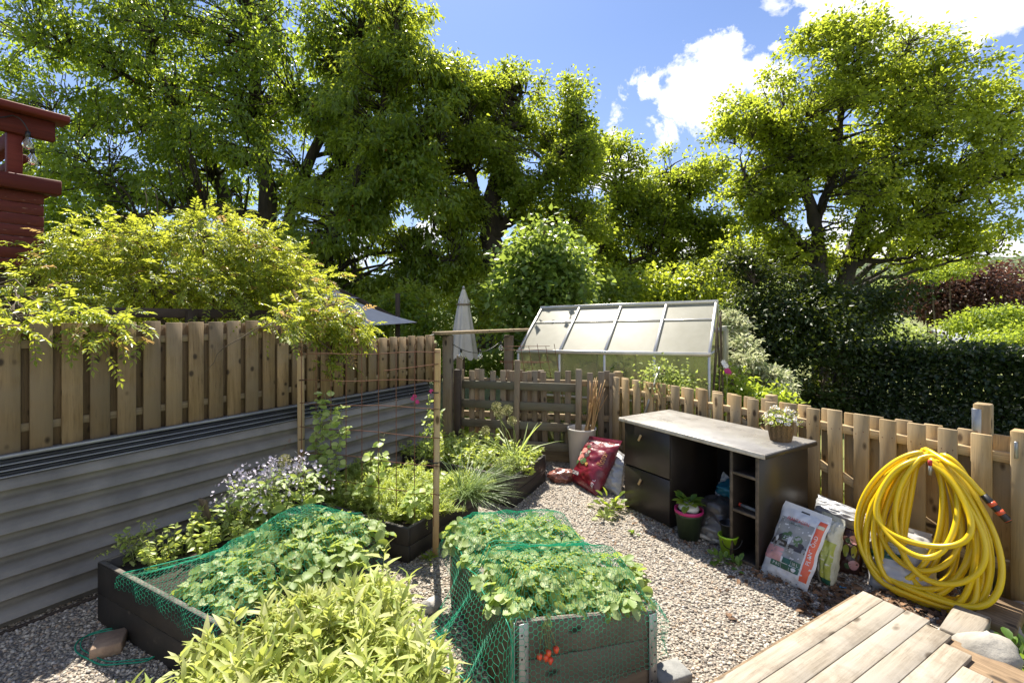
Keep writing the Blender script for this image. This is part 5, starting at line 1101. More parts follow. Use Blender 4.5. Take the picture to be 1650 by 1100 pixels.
cn = part(root, 'connector', MB().tube([e0 - ed * .01, e0 + ed * .03, e0 + ed * .031, e0 + ed * .125, e0 + ed * .135], [.017, .018, .0185, .0175, .014], 14), M['black_metal'], True)
for a_ in (.03, .075, .122):
    o = bpy.data.objects.new('orange_ring', MB().tube([e0 + ed * a_, e0 + ed * (a_ + .02 if a_ < .12 else a_ + .008)], .0195 if a_ < .12 else .0165, 14).mesh('orange_ring', M['film_orange'], np.array(root.location), True)); COL.objects.link(o); o.parent = cn
hk = MB(); hk.tube([h0 - FN * .1 + UP * .0, h0 + FN * .05 + UP * .0, h0 + FN * .12 + UP * .01], .006, 8); root2 = thing('hose_hook', h0 - FN * .08, 'grey steel hook with red tip holding the yellow hose', 'hook')
part(root2, 'arm', hk, M['steel'], True); part(root2, 'upturn', MB().tube([h0 + FN * .225 + UP * -.075, h0 + FN * .225 + UP * -.02], .008, 8), M['steel'], True); part(root2, 'tip', MB().tube([h0 + FN * .225 + UP * -.02, h0 + FN * .225 + UP * .008], .010, 8), mat('red_tip', (.45, .03, .03)), True)
part(root2, 'bar', MB().bar(h0 + FN * .12 + UP * .02, h0 + FN * .225 - UP * .075, .008, .008), M['steel'])
# ------------------------------------------------------------------ raised beds
class Bed:
    def __init__(s, name, c, zt, label, m='blackboard', rim='rimwear', nb=2, th=.026, group='raised garden beds', soil=.05):
        s.c = [np.array([*p[:2], 0.]) for p in c]; s.zt = zt          # corners: left-front, right-front, right-back, left-back
        ctr = sum(s.c) / 4; s.root = thing(name, (ctr[0], ctr[1], 0), label, 'raised bed', group)
        for i in range(4):
            a, b = s.c[i], s.c[(i + 1) % 4]; za, zb = zt[i], zt[(i + 1) % 4]; d = unit(b - a); n = np.array([d[1], -d[0], 0])
            if n @ (ctr - a) > 0: n = -n
            ins = th if i % 2 else 0.0
            for k in range(nb):
                f0, f1 = k / nb, (k + 1) / nb; mb = MB(); g = .0015
                P = lambda q, z, o: q + n * o + UP * z
                a2, b2 = a + d * ins, b - d * ins
                lo0, hi0, lo1, hi1 = za * f0 + g, za * f1 - (g if k < nb - 1 else 0), zb * f0 + g, zb * f1 - (g if k < nb - 1 else 0)
                ns = 8; V = []
                for q in range(ns + 1):
                    t_ = q / ns; p = a2 * (1 - t_) + b2 * t_; w_ = .003 * noise.noise(Vector((t_ * 4, i * 3 + k, zt[0])))
                    l, h = lo0 * (1 - t_) + lo1 * t_, hi0 * (1 - t_) + hi1 * t_ + (.004 * noise.noise(Vector((t_ * 9, i + 7, k))) if k == nb - 1 else 0); c_ = .0018
                    V += [P(p, l, w_), P(p, l + c_, w_ + c_ * .6), P(p, h - c_, w_ + c_ * .6), P(p, h, w_), P(p, h, w_ - th), P(p, l, w_ - th)]
                Q = []
                for q in range(ns):
                    for e in range(6): o = q * 6; e2 = (e + 1) % 6; Q.append([o + e, o + 6 + e, o + 6 + e2, o + e2])
                Q += [[0, 1, 4, 5], [1, 2, 3, 4], [ns * 6 + 5, ns * 6 + 4, ns * 6 + 1, ns * 6], [ns * 6 + 4, ns * 6 + 3, ns * 6 + 2, ns * 6 + 1]]
                mb.add(V, None, Q); part(s.root, 'side_board', mb, M[m])
            if rim: part(s.root, 'worn_rim', MB().bar(a + d * ins * 1.02 + n * (-th / 2) + UP * (za + .002), b - d * ins * 1.02 + n * (-th / 2) + UP * (zb + .002), th * .9, .004, ch=.0012), M[rim])
        P = np.array([[s.q(.02 + .96 * i / 14, .02 + .96 * j / 14) - UP * (soil + .02 * noise.noise(Vector((i * .5, j * .5, zt[0])))) for j in range(15)] for i in range(15)])
        part(s.root, 'soil', MB().grid(P), M['soil'], True)
    def q(s, a, b):           # a along the front, b towards the back, at rim height
        f = s.c[0] * (1 - a) + s.c[1] * a; k = s.c[3] * (1 - a) + s.c[2] * a; zf = s.zt[0] * (1 - a) + s.zt[1] * a; zk = s.zt[3] * (1 - a) + s.zt[2] * a
        p = f * (1 - b) + k * b; p = p.copy(); p[2] = zf * (1 - b) + zk * b; return p
L1, F1 = np.array([-2.151, 2.483, 0]), np.array([-1.184, 1.956, 0]); v1 = np.array([.42, .77, 0])
bed1 = Bed('raised_bed', [L1, F1, F1 + v1, L1 + v1], [.307] * 4, 'black wooden raised bed nearest the metal wall, with lilac borage and a netted half')
L2, F2 = np.array([-1.73, 3.66, 0]), np.array([-.665, 3.049, 0]); v2 = np.array([.40, .70, 0])
bed2 = Bed('raised_bed', [L2, F2, F2 + v2, L2 + v2], [.222] * 4, 'black raised bed with the two-post wire trellis standing in it')
L3, F3 = np.array([-1.05, 4.58, 0]), np.array([.01, 3.92, 0]); v3 = np.array([.31, .63, 0])
bed3 = Bed('raised_bed', [L3, F3, F3 + v3, L3 + v3], [.25] * 4, 'farthest black raised bed, in front of the leaning gate')
M['collar'] = wood('dark_weathered_collar', (.15, .115, .08), (.085, .065, .045), axis='x', rot=R(20), dark=(.035, .025, .018), grey=(.17, .145, .115))
M['collar_rim'] = mat('grey_worn_plank_edge', (.22, .19, .155), (.12, .10, .08), sc=18, rough=.85, bump=.4)
S_FL, S_FR, S_BL, S_BR = np.array([.019, 1.805, 0]), np.array([.615, 2.033, 0]), np.array([-.357, 2.75, 0]), np.array([.26, 2.99, 0])
SZ = [.43, .335, .26, .35]
bedS = Bed('raised_bed', [S_FL, S_FR, S_BR, S_BL], SZ, 'weathered plank raised bed with metal corner hinges, overflowing with netted strawberry plants', 'collar', 'collar_rim', 3)
# metal hinge straps on its front corners
fd = unit(S_FR - S_FL); fn = np.array([fd[1], -fd[0], 0]); sd = unit(S_BL - S_FL); sn = np.array([-sd[1], sd[0], 0]); sn = sn if sn[0] < 0 else -sn
for q, d, n, z in ((S_FL, fd, fn, SZ[0]), (S_FL, sd, sn, SZ[0]), (S_FR, -fd, fn, SZ[1])):
    st = part(bedS.root, 'corner_hinge', MB().box(q + d * .024 + n * .0075 + UP * (z / 2 + .004), (.040, .005, z - .012), (d, n, UP), .0015), M['steel'])
    mb = MB()
    for k in range(9): mb.lathe([(0, .004), (.004, .003), (.0045, 0)], (0, 0, 0), 8)
    V = []; 
    mb = MB(); e1, e2 = d, UP
    for k in range(9):
        c = q + d * (.024 + (.008 if k % 2 else -.008)) + n * .0105 + UP * (z * (.06 + .105 * k)); a = np.arange(8) * .785
        mb.add([c + n * .002] + [c + .0045 * (math.cos(x) * e1 + math.sin(x) * e2) for x in a], [[0, 1 + i, 1 + (i + 1) % 8] for i in range(8)])
    o = bpy.data.objects.new('screws', mb.mesh('screws', M['black_metal'], np.array(bedS.root.location))); COL.objects.link(o); o.parent = st
# grey slab and brick
q = G(1075, 1083); tag(single('grey_slab', MB().box(G(1072, 1088) + UP * .03 + fn * .03, (.16, .11, .04), (fd, fn, UP), .006), mat('grey_concrete', (.26, .26, .25), (.18, .18, .175), sc=20, rough=.9, bump=.4, bsc=120)), 'grey concrete slab leaning by the front right corner of the plank bed', 'slab')
bd = unit(np.array([.80, -.60, 0])); q = G(177, 1046)
tag(single('brick', MB().box(q + UP * .029, (.135, .12, .058), (unit(np.array([.45, -.89, 0])), unit(np.array([.89, .45, 0])), unit(UP)), .006), mat('brown_paver', (.34, .24, .165), (.25, .17, .12), sc=26, rough=.9, bump=.6, bsc=150)), 'brown paving brick lying on the gravel beside the nearest black bed', 'brick')
q = bed1.q(.05, .55); tag(single('wood_offcut', MB().box(q + np.array([.02, .02, .07]), (.085, .014, .22), (unit([.84, -.54, .05]), unit([.5, .8, .25]), unit([-.1, -.22, .96])), .002), M['gate']), 'grey wooden offcut standing upright among the herbs of the nearest black bed', 'board')

# ------------------------------------------------------------------ plants in the beds
PS = ((0, 0), (.12, .42), (.20, .62), (.28, .68), (.38, .90), (.45, .88), (.56, 1.0), (.63, .92), (.74, .92), (.80, .74), (.89, .60), (.94, .36), (1, 0))
P5 = ((0, 0), (.22, .72), (.55, 1), (.84, .72), (1, 0)); PL_ = ((0, 0), (.25, .8), (.55, 1), (.8, .55), (1, 0))
def trifol(mb, P, d, N, s):
    S = np.cross(d, N)
    for a in (-1.25, 0, 1.25):
        dd = d * math.cos(a) + S * math.sin(a); mb.leaves(P + dd * s[:, None] * .08, dd, N + rv(len(P), .22), s * (1.0 if a else 1.1), s * .90 * rng.uniform(.85, 1.1, len(P)), PS, .34, rng.uniform(.05, .45, len(P)), .035)
def straw_proto(nl, h, spread, label, berries=True):
    root = thing('strawberry_plant', (0, 0, 0), label, 'strawberry plant', None); lb, sb = MB(), MB()
    a = rng.uniform(0, 6.28, nl); r = spread * np.sqrt(rng.random(nl)); z = h * (1.05 - .55 * (r / spread) ** 2) * rng.uniform(.6, 1.3, nl)
    P = np.stack([r * np.cos(a), r * np.sin(a), z], 1); d = unit(np.stack([np.cos(a), np.sin(a), rng.uniform(-.35, .15, nl)], 1) + rv(nl, .25)); N = unit(UP + .5 * np.stack([np.cos(a), np.sin(a), 0 * a], 1) + rv(nl, .38)); N = unit(N - d * (N * d).sum(1, keepdims=True))
    trifol(lb, P, d, N, rng.uniform(.028, .060, nl))
    for p in P: sb.tube(bend((rng.normal(0, .012), rng.normal(0, .012), -.06), p, 5, .08, .06), .0018, 4)
    part(root, 'leaves', lb, M['l_straw']); part(root, 'stems', sb, M['stem'], True); return root
gs1, gs2 = 'strawberry plants in the plank bed', 'strawberry plants in the black bed'
lab1, lab2 = 'leafy strawberry plant growing under the green net in the weathered plank bed', 'strawberry plant under the green net in the nearest black bed'
protos = [straw_proto(n_, h, sp, lab1) for n_, h, sp in ((40, .09, .15), (36, .105, .14), (38, .08, .16))]
used = []
def plant_at(protos, spots, label, group):
    for i, (p, sc) in enumerate(spots):
        pr = protos[i % len(protos)]
        if pr in used: o = copy_thing(pr, p, rng.uniform(0, 6.28), sc)
        else: used.append(pr); o = pr; o.location = tuple(p); o.rotation_euler = (0, 0, rng.uniform(0, 6.28)); o.scale = (sc,) * 3
        o['label'] = label; o['group'] = group
sp = []
for i in range(4):
    for j in range(6):
        a, b = .16 + .66 * i / 3 + rng.normal(0, .03), .13 + .78 * j / 5 + rng.normal(0, .02); sp.append((bedS.q(a, b) - UP * .04, rng.uniform(.8, 1.05) * (1.1 if (b < .3 or b > .6) else .85)))
plant_at(protos, sp, lab1, gs1)
sp = [(bed1.q(a, b) - UP * .05, rng.uniform(.8, 1.05) * (1.3 if b > .4 and a > .6 else 1)) for a, b in [(.62, .2), (.78, .18), (.92, .25), (.55, .42), (.70, .45), (.86, .5), (.95, .7), (.62, .66), (.78, .72), (.9, .9), (.7, .9), (.52, .6), (.5, .85)]]
plant_at(protos, sp, lab2, gs2)
# hanging strawberries at the front
q = bedS.q(.16, 0) + fn * .035; root = thing('strawberry_truss', q, 'cluster of ripe red strawberries hanging over the front of the plank bed', 'strawberries')
for k, (dx, dz) in enumerate(((-.025, -.105), (.02, -.13), (.045, -.095), (.0, -.115), (.012, -.10))):
    b = q + fd * dx + UP * dz; part(root, 'stalk', MB().tube(bend(q + UP * .03, b + UP * .012, 6, .05, .1), .0014, 5), M['stem'], True)
    part(root, 'berry', MB().lathe([(0, -.017), (.006, -.014), (.0115, -.002), (.011, .006), (.005, .011), (0, .011)], b, 12), M['berry'], True)
q = bed1.q(.93, .42) + UP * .06; root = thing('strawberry_truss', q, 'two red strawberries among the netted leaves of the nearest black bed', 'strawberries')
for dx in (-.02, .02): part(root, 'berry', MB().lathe([(0, -.017), (.006, -.014), (.0115, -.002), (.011, .006), (.005, .011), (0, .011)], q + np.array([dx, 0, 0]), 12), M['berry'], True)

def bushy(name, label, cat, group, h, r, n, L, W, leaf, prof=PL_, stems=10, flowers=None, droop=.25, up=.5, hang=0):
    root = thing(name, (0, 0, 0), label, cat, group); lb, sb, fb = MB(), MB(), MB(); A = []
    for k in range(stems):
        a = rng.uniform(0, 6.28); rr = r * math.sqrt(rng.random()); tip = np.array([rr * math.cos(a), rr * math.sin(a), h * rng.uniform(.6, 1.1)]); P = bend((rr * .25 * math.cos(a), rr * .25 * math.sin(a), -.05), tip, 8, .07, .04); sb.tube(P, np.linspace(.0032, .0015, 8), 5); A.append(P)
    A = np.array(A); k = rng.integers(0, stems, n); j = rng.integers(2, 8, n); P = A[k, j]; a = rng.uniform(0, 6.28, n); d = np.stack([np.cos(a), np.sin(a), rng.uniform(-.2 - hang, .7, n)], 1); s = rng.uniform(.6, 1.2, n) * (1.15 - .07 * j)
    lb.leaves(P, d, UP * up + rv(n, .4), L * s, W * s, prof, .25, droop)
    part(root, 'leaves', lb, M[leaf]); part(root, 'stems', sb, M['stem'], True)
    if flowers:
        for P in A[:flowers[1]]:
            for q in range(flowers[2]): bloom(fb, P[-1] + rv(1, flowers[3])[0] + UP * flowers[3] * .5, flowers[4], 5, rv(1)[0] + UP * .6 + np.array([0, -.5, 0]))
        part(root, 'flowers', fb, M[flowers[0]], kind='stuff')
    return root
def place(proto, spots, labels, group):
    for i, (p, sc) in enumerate(spots):
        if i: o = copy_thing(proto, p, rng.uniform(0, 6.28), sc)
        else: o = proto; o.location = tuple(p); o.scale = (sc,) * 3; o.rotation_euler = (0, 0, rng.uniform(0, 6.28))
        o['label'] = labels if isinstance(labels, str) else labels[i]
        if group: o['group'] = group
# bed 1: borage and herbs along the back and left
place(bushy('borage_plant', 'x y z w', 'borage', None, .34, .13, 90, .085, .035, 'l_borage', flowers=('blue_fl', 9, 13, .030, .010)), [(bed1.q(.24, .62) - UP * .04, .95), (bed1.q(.40, .80) - UP * .04, 1.08), (bed1.q(.36, .70) - UP * .05, 1.0), (bed1.q(.30, .90) - UP * .04, 1.0), (bed1.q(.47, .98) - UP * .04, 1.1), (bed1.q(.20, .88) - UP * .04, .95)],
      'lilac-flowered borage plant in the nearest black bed, behind the net', 'borage plants')
place(bushy('salad_herb', 'x y z w', 'herb', None, .16, .11, 130, .05, .022, 'l_herb', hang=.2), [(bed1.q(a, b) - UP * .04, s) for a, b, s in ((.06, .18, 1), (.14, .35, 1.1), (.10, .6, 1.2), (.22, .2, .9), (.28, .42, 1.1), (.2, .8, 1.2), (.08, .9, 1.0), (.36, .6, 1.0))], 'low green herb clump at the left end of the nearest black bed', 'herbs in the nearest bed')
q = bed1.q(.30, .8); root = thing('allium_stalk', q, 'yellowish round seed head on a stalk among the borage', 'allium'); st = bend(q, q + np.array([.10, .06, .37]), 7, .03); part(root, 'stalk', MB().tube(st, .003, 6), M['stem'], True)
def umbel(mb, c, r, n=90):
    d = unit(rv(n)); mb.wires(np.repeat(c[None], n, 0), c + d * r * .9, .0006); mb.leaves(c + d * r * .85, d, rv(n), .010, .009, droop=0)
mb = MB(); umbel(mb, st[-1], .04); part(root, 'seed_head', mb, M['allium'])
# bed 2: leafy greens
f_b = .18
gb2 = 'salad and carrot greens in the trellis bed'
lg = 'leafy salad plant in the raised bed below the wire trellis'
pA = bushy('leafy_green', lg, 'salad plant', gb2, .13, .12, 120, .065, .042, 'l_herb', P5, 9)
place(pA, [(bed2.q(.05 + .9 * i / 8 + rng.normal(0, .02), f_b + .24 * j + rng.normal(0, .03)) - UP * .05, rng.uniform(.85, 1.25)) for i in range(9) for j in range(4) if (i + j) % 2 == 0], lg, gb2)
lc = 'feathery carrot greens in the raised bed below the wire trellis'
def feathery(h, r, n):
    root = thing('carrot_greens', (0, 0, 0), lc, 'carrot greens', gb2); lb, sb = MB(), MB(); a = rng.uniform(0, 6.28, n); el = rng.uniform(.5, 1.4, n); d = np.stack([np.cos(a) * np.cos(el), np.sin(a) * np.cos(el), np.sin(el)], 1)
    L = rng.uniform(.6, 1.1, n) * h * 1.25; pos = lambda t_: d * L[:, None] * t_ - UP * (L[:, None] * .25 * t_ * t_); sb.wires(pos(0) - UP * .04, pos(.5), .0014); sb.wires(pos(.5), pos(1), .001)
    for t_ in np.linspace(.35, 1, 7):
        for sg in (-1, 1):
            S = unit(np.cross(d, UP)) * sg
            for e in (.3, .8): dd = unit(S + d * e + UP * .2 + rv(n, .2)); lb.leaves(pos(t_), dd, UP + rv(n, .3), .055 * (1.2 - .6 * t_), .009, droop=.2, fold=.1); lb.leaves(pos(t_) + dd * .02, unit(dd + rv(n, .6)), UP + rv(n, .3), .03, .006, fold=.1)
    part(root, 'fronds', lb, M['l_herb']); part(root, 'stems', sb, M['stem']); return root
pF = feathery(.17, .1, 34)
place(pF, [(bed2.q(.05 + .9 * i / 8 + rng.normal(0, .02), f_b + .24 * j + rng.normal(0, .03)) - UP * .05, rng.uniform(.8, 1.2)) for i in range(9) for j in range(4) if (i + j) % 2], lc, gb2)
# climbing peas on the trellis
TP0 = np.array([-1.655, 3.74, 0]); TP1 = np.array([-.60, 3.10, 0]); t1x, t1z = D(485, 574, 3.74), D(707, 562, 3.10)
TP0[0] = (486 - CX) / F * 3.74; TP1[0] = (702 - CX) / F * 3.16; TP1[1] = 3.16
root = thing('wire_trellis', (TP0 + TP1) / 2, 'rusty wire mesh trellis stretched between two wooden posts in the middle black bed', 'trellis')
part(root, 'post', MB().bar(TP0, TP0 * [1, 1, 0] + UP * t1x[2] + np.array([-.008, 0, 0]), .042, .04, up=(0, -1, 0)), M['picket']); TT = TP1 * [1, 1, 0] + UP * D(707, 562, 3.16)[2] + np.array([.012, 0, 0])
part(root, 'post', MB().bar(TP1, TT, .038, .034, up=(0, -1, 0)), M['picket'])
def tq(a, z): return TP0 * (1 - a) + TP1 * a + UP * z + np.array([0, -.022, 0])
A, B = [], []
zs0 = [1.28, 1.08, .90, .72, .53, .34]; zs1 = [1.345, 1.16, .98, .79, .60, .41]
for i, (za, zb) in enumerate(zip(zs0, zs1)):
    for k in range(8): f0, f1 = k / 8, (k + 1) / 8; s0 = (-.02 if k == 0 else 0); A.append(tq(f0 + s0, za * (1 - f0) + zb * f0 + .006 * math.sin(f0 * 9 + i))); B.append(tq(f1 + (.03 if k == 7 else 0), za * (1 - f1) + zb * f1 + .006 * math.sin(f1 * 9 + i)))
for k in range(9): a = .01 + .98 * k / 8.0; z1 = (1.31 + .065 * a) if k not in (2,) else 1.15; A.append(tq(a, .2)); B.append(tq(a + .004 * math.sin(k), z1 + .03))
A.append(tq(.66, 1.20)); B.append(tq(1.02, 1.27))
part(root, 'wires', MB().wires(np.array(A), np.array(B), .0027, 5), M['rust'])
mb = MB()
for zz in (.62, 1.08):
    part(root, 'wire_tie', MB().lathe([(.024, -.004), (.027, 0), (.024, .004)], TP0 + UP * zz, 10), M['black_metal']); part(root, 'wire_tie', MB().lathe([(.027, -.004), (.03, 0), (.027, .004)], TP1 + UP * zz, 10), M['black_metal'])
def pea(a0, a1, ztop, n, label, fl=None):
    p0 = tq(a0, .2) + np.array([0, .02, 0]); root = thing('pea_plant', p0, label, 'pea plant', 'climbing peas on the trellis'); n = int(n * 1.5); lb, sb, fb = MB(), MB(), MB()
    for k in range(3):
        P = bend(p0 + rv(1, .03)[0] * [1, 1, 0], tq(a1 + rng.normal(0, .05), ztop * rng.uniform(.75, 1.0)) + rv(1, .02)[0], 14, .07); sb.tube(P, .0022, 5)
        j = rng.integers(2, 14, n // 3); m_ = len(j); a = rng.uniform(0, 6.28, m_); d = np.stack([np.cos(a), np.sin(a), rng.uniform(-.3, .4, m_)], 1); lb.leaves(P[j] + d * .015, d, UP + rv(m_, .5) + np.array([0, -.4, 0]), rng.uniform(.04, .068, m_), rng.uniform(.034, .052, m_), P5, .3, .2)
        for q in range(5): c = P[rng.integers(6, 14)]; sb.tube(bend(c, c + rv(1, .05)[0], 6, .3), .0009, 4)
        if fl:
            for q in range(4): bloom(fb, P[rng.integers(9, 14)] + rv(1, .02)[0], .016, 5)
    part(root, 'leaves', lb, M['l_pea']); part(root, 'vines', sb, M['stem'], True)
    if fl: part(root, 'flowers', fb, M['mag_fl'], kind='stuff')
pea(.10, .22, 1.12, 90, 'tall pea vine climbing beside the left trellis post'); pea(.20, .36, .92, 70, 'pea vine with pale leaves climbing the trellis between its left wires')
pea(.52, .58, .72, 66, 'shorter pea vine in the middle of the wire trellis'); pea(.80, .93, .50, 60, 'pea plant spilling over the bed corner beside the right trellis post')
# sweet peas behind
q = D(690, 720, 4.5); q[2] = .2; root = thing('sweet_pea', q, 'tall sweet pea with magenta flowers beside the right trellis post', 'plant'); lb, sb, fb = MB(), MB(), MB()
for k in range(6):
    P = bend(q + rv(1, .06)[0] * [1, 1, 0], D(690 + rng.normal(0, 12), 615 + rng.uniform(0, 60), 4.45), 12, .06); sb.tube(P, .003, 5); j = rng.integers(1, 12, 26); lb.leaves(P[j], unit(rv(26) + UP * .3), rv(26), rng.uniform(.04, .075, 26), rng.uniform(.015, .028, 26), PL_); 
for (x, y) in ((665, 642), (672, 647), (695, 630), (668, 638)): bloom(fb, D(x, y, 4.35), .022, 6); bloom(fb, D(x + 1, y + 1, 4.34), .018, 6)
part(root, 'leaves', lb, M['l_pea']); part(root, 'stems', sb, M['stem'], True); part(root, 'flowers', fb, M['mag_fl'], kind='stuff')
# grassy clump at bed 2's right end
q = bed2.q(1.0, .78) - UP * .02; root = thing('chive_clump', q, 'arching blue-green grassy clump at the right end of the trellis bed', 'grassy plant'); n = 300; a = rng.uniform(0, 6.28, n) ; el = rng.uniform(.75, 1.5, n); d = np.stack([np.cos(a) * np.cos(el) + .3, np.sin(a) * np.cos(el) - .15, np.sin(el)], 1)
part(root, 'blades', MB().leaves(q + rv(n, .035) * [1, 1, 0], d, np.cross(d, rv(n)) * .2 + UP, rng.uniform(.22, .40, n), .0045, ((0, .7), (.3, 1), (.6, .9), (.85, .6), (1, 0)), droop=.75, fold=.2), M['l_chive'])
# bed 3
gb3 = 'herbs in the farthest bed'; l3 = 'bright leafy herb plant in the farthest raised bed'
p3 = bushy('herb_plant', l3, 'herb', gb3, .14, .13, 150, .055, .03, 'l_herb', PL_, 10)
place(p3, [(bed3.q(.06 + .88 * i / 6 + rng.normal(0, .02), .12 + .26 * j + rng.normal(0, .03)) - UP * .05, rng.uniform(.85, 1.3)) for i in range(7) for j in range(4) if not (i >= 5 and j == 0)], l3, gb3)
place(bushy('lavender_bush', 'fine-leaved pale green bush spilling over the front corner of the farthest bed', 'bush', None, .2, .14, 420, .045, .008, 'l_pea', stems=26), [(bed3.q(.93, .12) - UP * .02, 1.0)], 'fine-leaved pale green bush spilling over the front corner of the farthest bed', None)
q = bed3.q(.84, .62) - UP * .04; root = thing('allium_plant', q, 'tall allium with three round seed heads in the farthest bed', 'allium'); mb, hb, lb = MB(), MB(), MB()
for (x, y, r) in ((805, 665, .055), (818, 660, .05), (782, 693, .042), (800, 655, .05), (825, 678, .045)):
    c = D(x, y, 4.35); P = bend(q + rv(1, .02)[0], c, 8, .04); mb.tube(P, .0045, 6); umbel(hb, c, r, 150)
n = 26; a = rng.uniform(0, 6.28, n); el = rng.uniform(.7, 1.4, n); d = np.stack([np.cos(a) * np.cos(el), np.sin(a) * np.cos(el), np.sin(el)], 1); lb.leaves(np.repeat(q[None], n, 0), d, np.cross(d, rv(n)) * .3 + UP, rng.uniform(.3, .5, n), .016, ((0, .6), (.3, 1), (.6, .8), (.85, .5), (1, 0)), droop=.7, fold=.3)
part(root, 'stalks', mb, M['stem'], True); part(root, 'seed_heads', hb, M['allium']); part(root, 'leaves', lb, M['l_pea'])
# tarragon in the foreground
poly = [(-1.24, 1.42), (-1.0, 1.83), (-.80, 2.08), (-.60, 2.24), (-.42, 2.10), (-.30, 1.80), (-.20, 1.55), (-.24, 1.05), (-1.05, 1.05)]
root = thing('tarragon_clump', (-.7, 1.6, 0), 'large pale yellow-green tarragon clump in the foreground between the netted beds', 'herb clump'); lb, sb = MB(), MB()
x = rng.uniform(-1.3, -.15, 1400); y = rng.uniform(1.0, 2.3, 1400); k = in_poly(x, y, poly); x, y = x[k][:460], y[k][:460]
for a, b in zip(x, y):
    h = rng.uniform(.36, .50) * (1 - .25 * max(0, (-a - .95)) / .3); P = bend((a, b, 0), (a + rng.normal(0, .05) - .02, b + rng.normal(0, .05) - .03, h), 12, .035); sb.tube(P, np.linspace(.003, .0016, 12), 4); m_ = 25
    s_ = np.sqrt(np.linspace(.16, 1, m_)) * 11; P2 = np.stack([np.interp(s_, np.arange(12), P[:, c]) for c in range(3)], 1); an = np.arange(m_) * 2.4 + rng.uniform(0, 6.28); el = np.where(np.arange(m_) > m_ - 6, rng.uniform(.6, 1.3, m_), rng.uniform(-.1, .9, m_))
    d = np.stack([np.cos(an) * np.cos(el), np.sin(an) * np.cos(el), np.sin(el)], 1); L = rng.uniform(.06, .12, m_) * np.where(np.arange(m_) > m_ - 5, .7, 1); lb.leaves(P2, d, UP * .9 + rv(m_, .3), L, L * rng.uniform(.19, .28, m_), ((0, .1), (.3, 1), (.65, .75), (1, 0)), .3, .3)
part(root, 'leaves', lb, M['l_tarr']); part(root, 'stems', sb, M['stem'], True)

# ------------------------------------------------------------------ green netting
def hexnet(fn_, s0, s1, t0, t1, cell, keep=None, r=.0011):
    dx, dy = cell * 1.5, cell * .87 * 2; ni, nj = int((s1 - s0) / dx) + 1, int((t1 - t0) / (cell * .87)) + 1; A, B = [], []
    pts = {}
    def pt(s, t_):
        k = (round(s, 4), round(t_, 4))
        if k not in pts: pts[k] = fn_(s, t_)
        return pts[k]
    for i in range(ni):
        for j in range(nj):
            s = s0 + i * dx; t_ = t0 + j * cell * .87; o = (i + j) % 2
            a = (s + (cell * .5 if o else 0), t_); b = (s + (0 if o else cell * .5), t_ + cell * .87)
            if keep is None or (keep(*a) and keep(*b)): A.append(pt(*a)); B.append(pt(*b))
            if o == 0 or True:
                if not o:
                    c = (s - cell, t_)
                    if (keep is None or (keep(*a) and keep(*c))) and i: A.append(pt(*a)); B.append(pt(*c))
    return MB().wires(np.array(A), np.array(B), r, 3)
WS, DS = np.linalg.norm(S_FR - S_FL), np.linalg.norm(S_BL - S_FL)
def netS(s, t_):
    a, b = np.clip(s / WS, 0, 1), np.clip(t_ / DS, 0, 1); p = bedS.q(a, b); nz = noise.noise(Vector((s * 4, t_ * 4, 1)))
    edge = min(1, a / .10, (1 - a) / .10, b / .09, (1 - b) / .09); mound = .125 * math.exp(-((b - .22) / .2) ** 2) + .12 * math.exp(-((b - .75) / .22) ** 2)
    p[2] += .012 + edge * (mound * 1.0 + .045 + .022 * nz + .012 * noise.noise(Vector((s * 13, t_ * 13, 4)))); q = p.copy(); ol = max(0, -s); orr = max(0, s - WS); of = max(0, -t_); ob = max(0, t_ - DS)
    if ol:
        bb = t_ / DS; fl = R(20) + R(30) * math.exp(-((bb - .30) / .28) ** 2); ph = fl + .12 * math.sin(t_ * 26); q = q + sn * (.02 + ol * math.sin(ph) + .018 * math.sin(t_ * 21 + 1) * min(1, ol * 5)) - UP * ol * math.cos(ph) - sd * ol * .25 * math.exp(-((bb - .1) / .5) ** 2) * 1
    if of: q = q + fn * (.020 + of * .10 + .012 * math.sin(s * 24) * min(1, of * 8)) - UP * of * .98
    if orr: q = q - sn * (.02 + orr * .45 + .02 * math.sin(t_ * 19)) - UP * orr * .85
    if ob: q = q + sd * (.02 + ob * .4) - UP * ob * .85
    if q[2] < .014: e = .014 - q[2]; q = q + (sn * e * .7 if ol else fn * e * .6); q[2] = .014 + .012 * abs(noise.noise(Vector((s * 14, t_ * 14, 0))))
    return q
def keepS(s, t_):
    wob = .06 * noise.noise(Vector((s * 3, t_ * 3, 9)))
    if t_ < 0 and -t_ > (.40 if s < .1 else .30 - .12 * max(0, s - .1) / WS + wob): return False
    if s < 0 and (-s > .62 + wob or (t_ > .62 and -s > .16 + wob) or (t_ > .45 and -s > .42 + wob)): return False
    if s > WS and s - WS > .10 + wob: return False
    return t_ < DS + .08 + wob
root = thing('bird_net', (.1, 2.4, .3), 'green bird netting draped over the strawberries in the weathered plank bed', 'netting', 'green garden nets')
part(root, 'mesh', hexnet(netS, -.66, WS + .14, -.36, DS + .12, .0125, keepS, .0009), M['net'])
mb = MB()
for s_, t0, t1 in ((-.02, -.3, .9), (-.30, -.3, .5), (-.45, -.3, .42)): mb.tube(np.array([netS(s_ + .01 * math.sin(k), t0 + (t1 - t0) * k / 24) + UP * .003 for k in range(25)]), .0022, 5)
for t_ in (.46, .50): mb.tube(np.array([netS(WS * k / 20, t_ + .03 * math.sin(k * .4)) + UP * .004 for k in range(21)]), .002, 5)
part(root, 'gathered_cords', mb, M['net'], True)
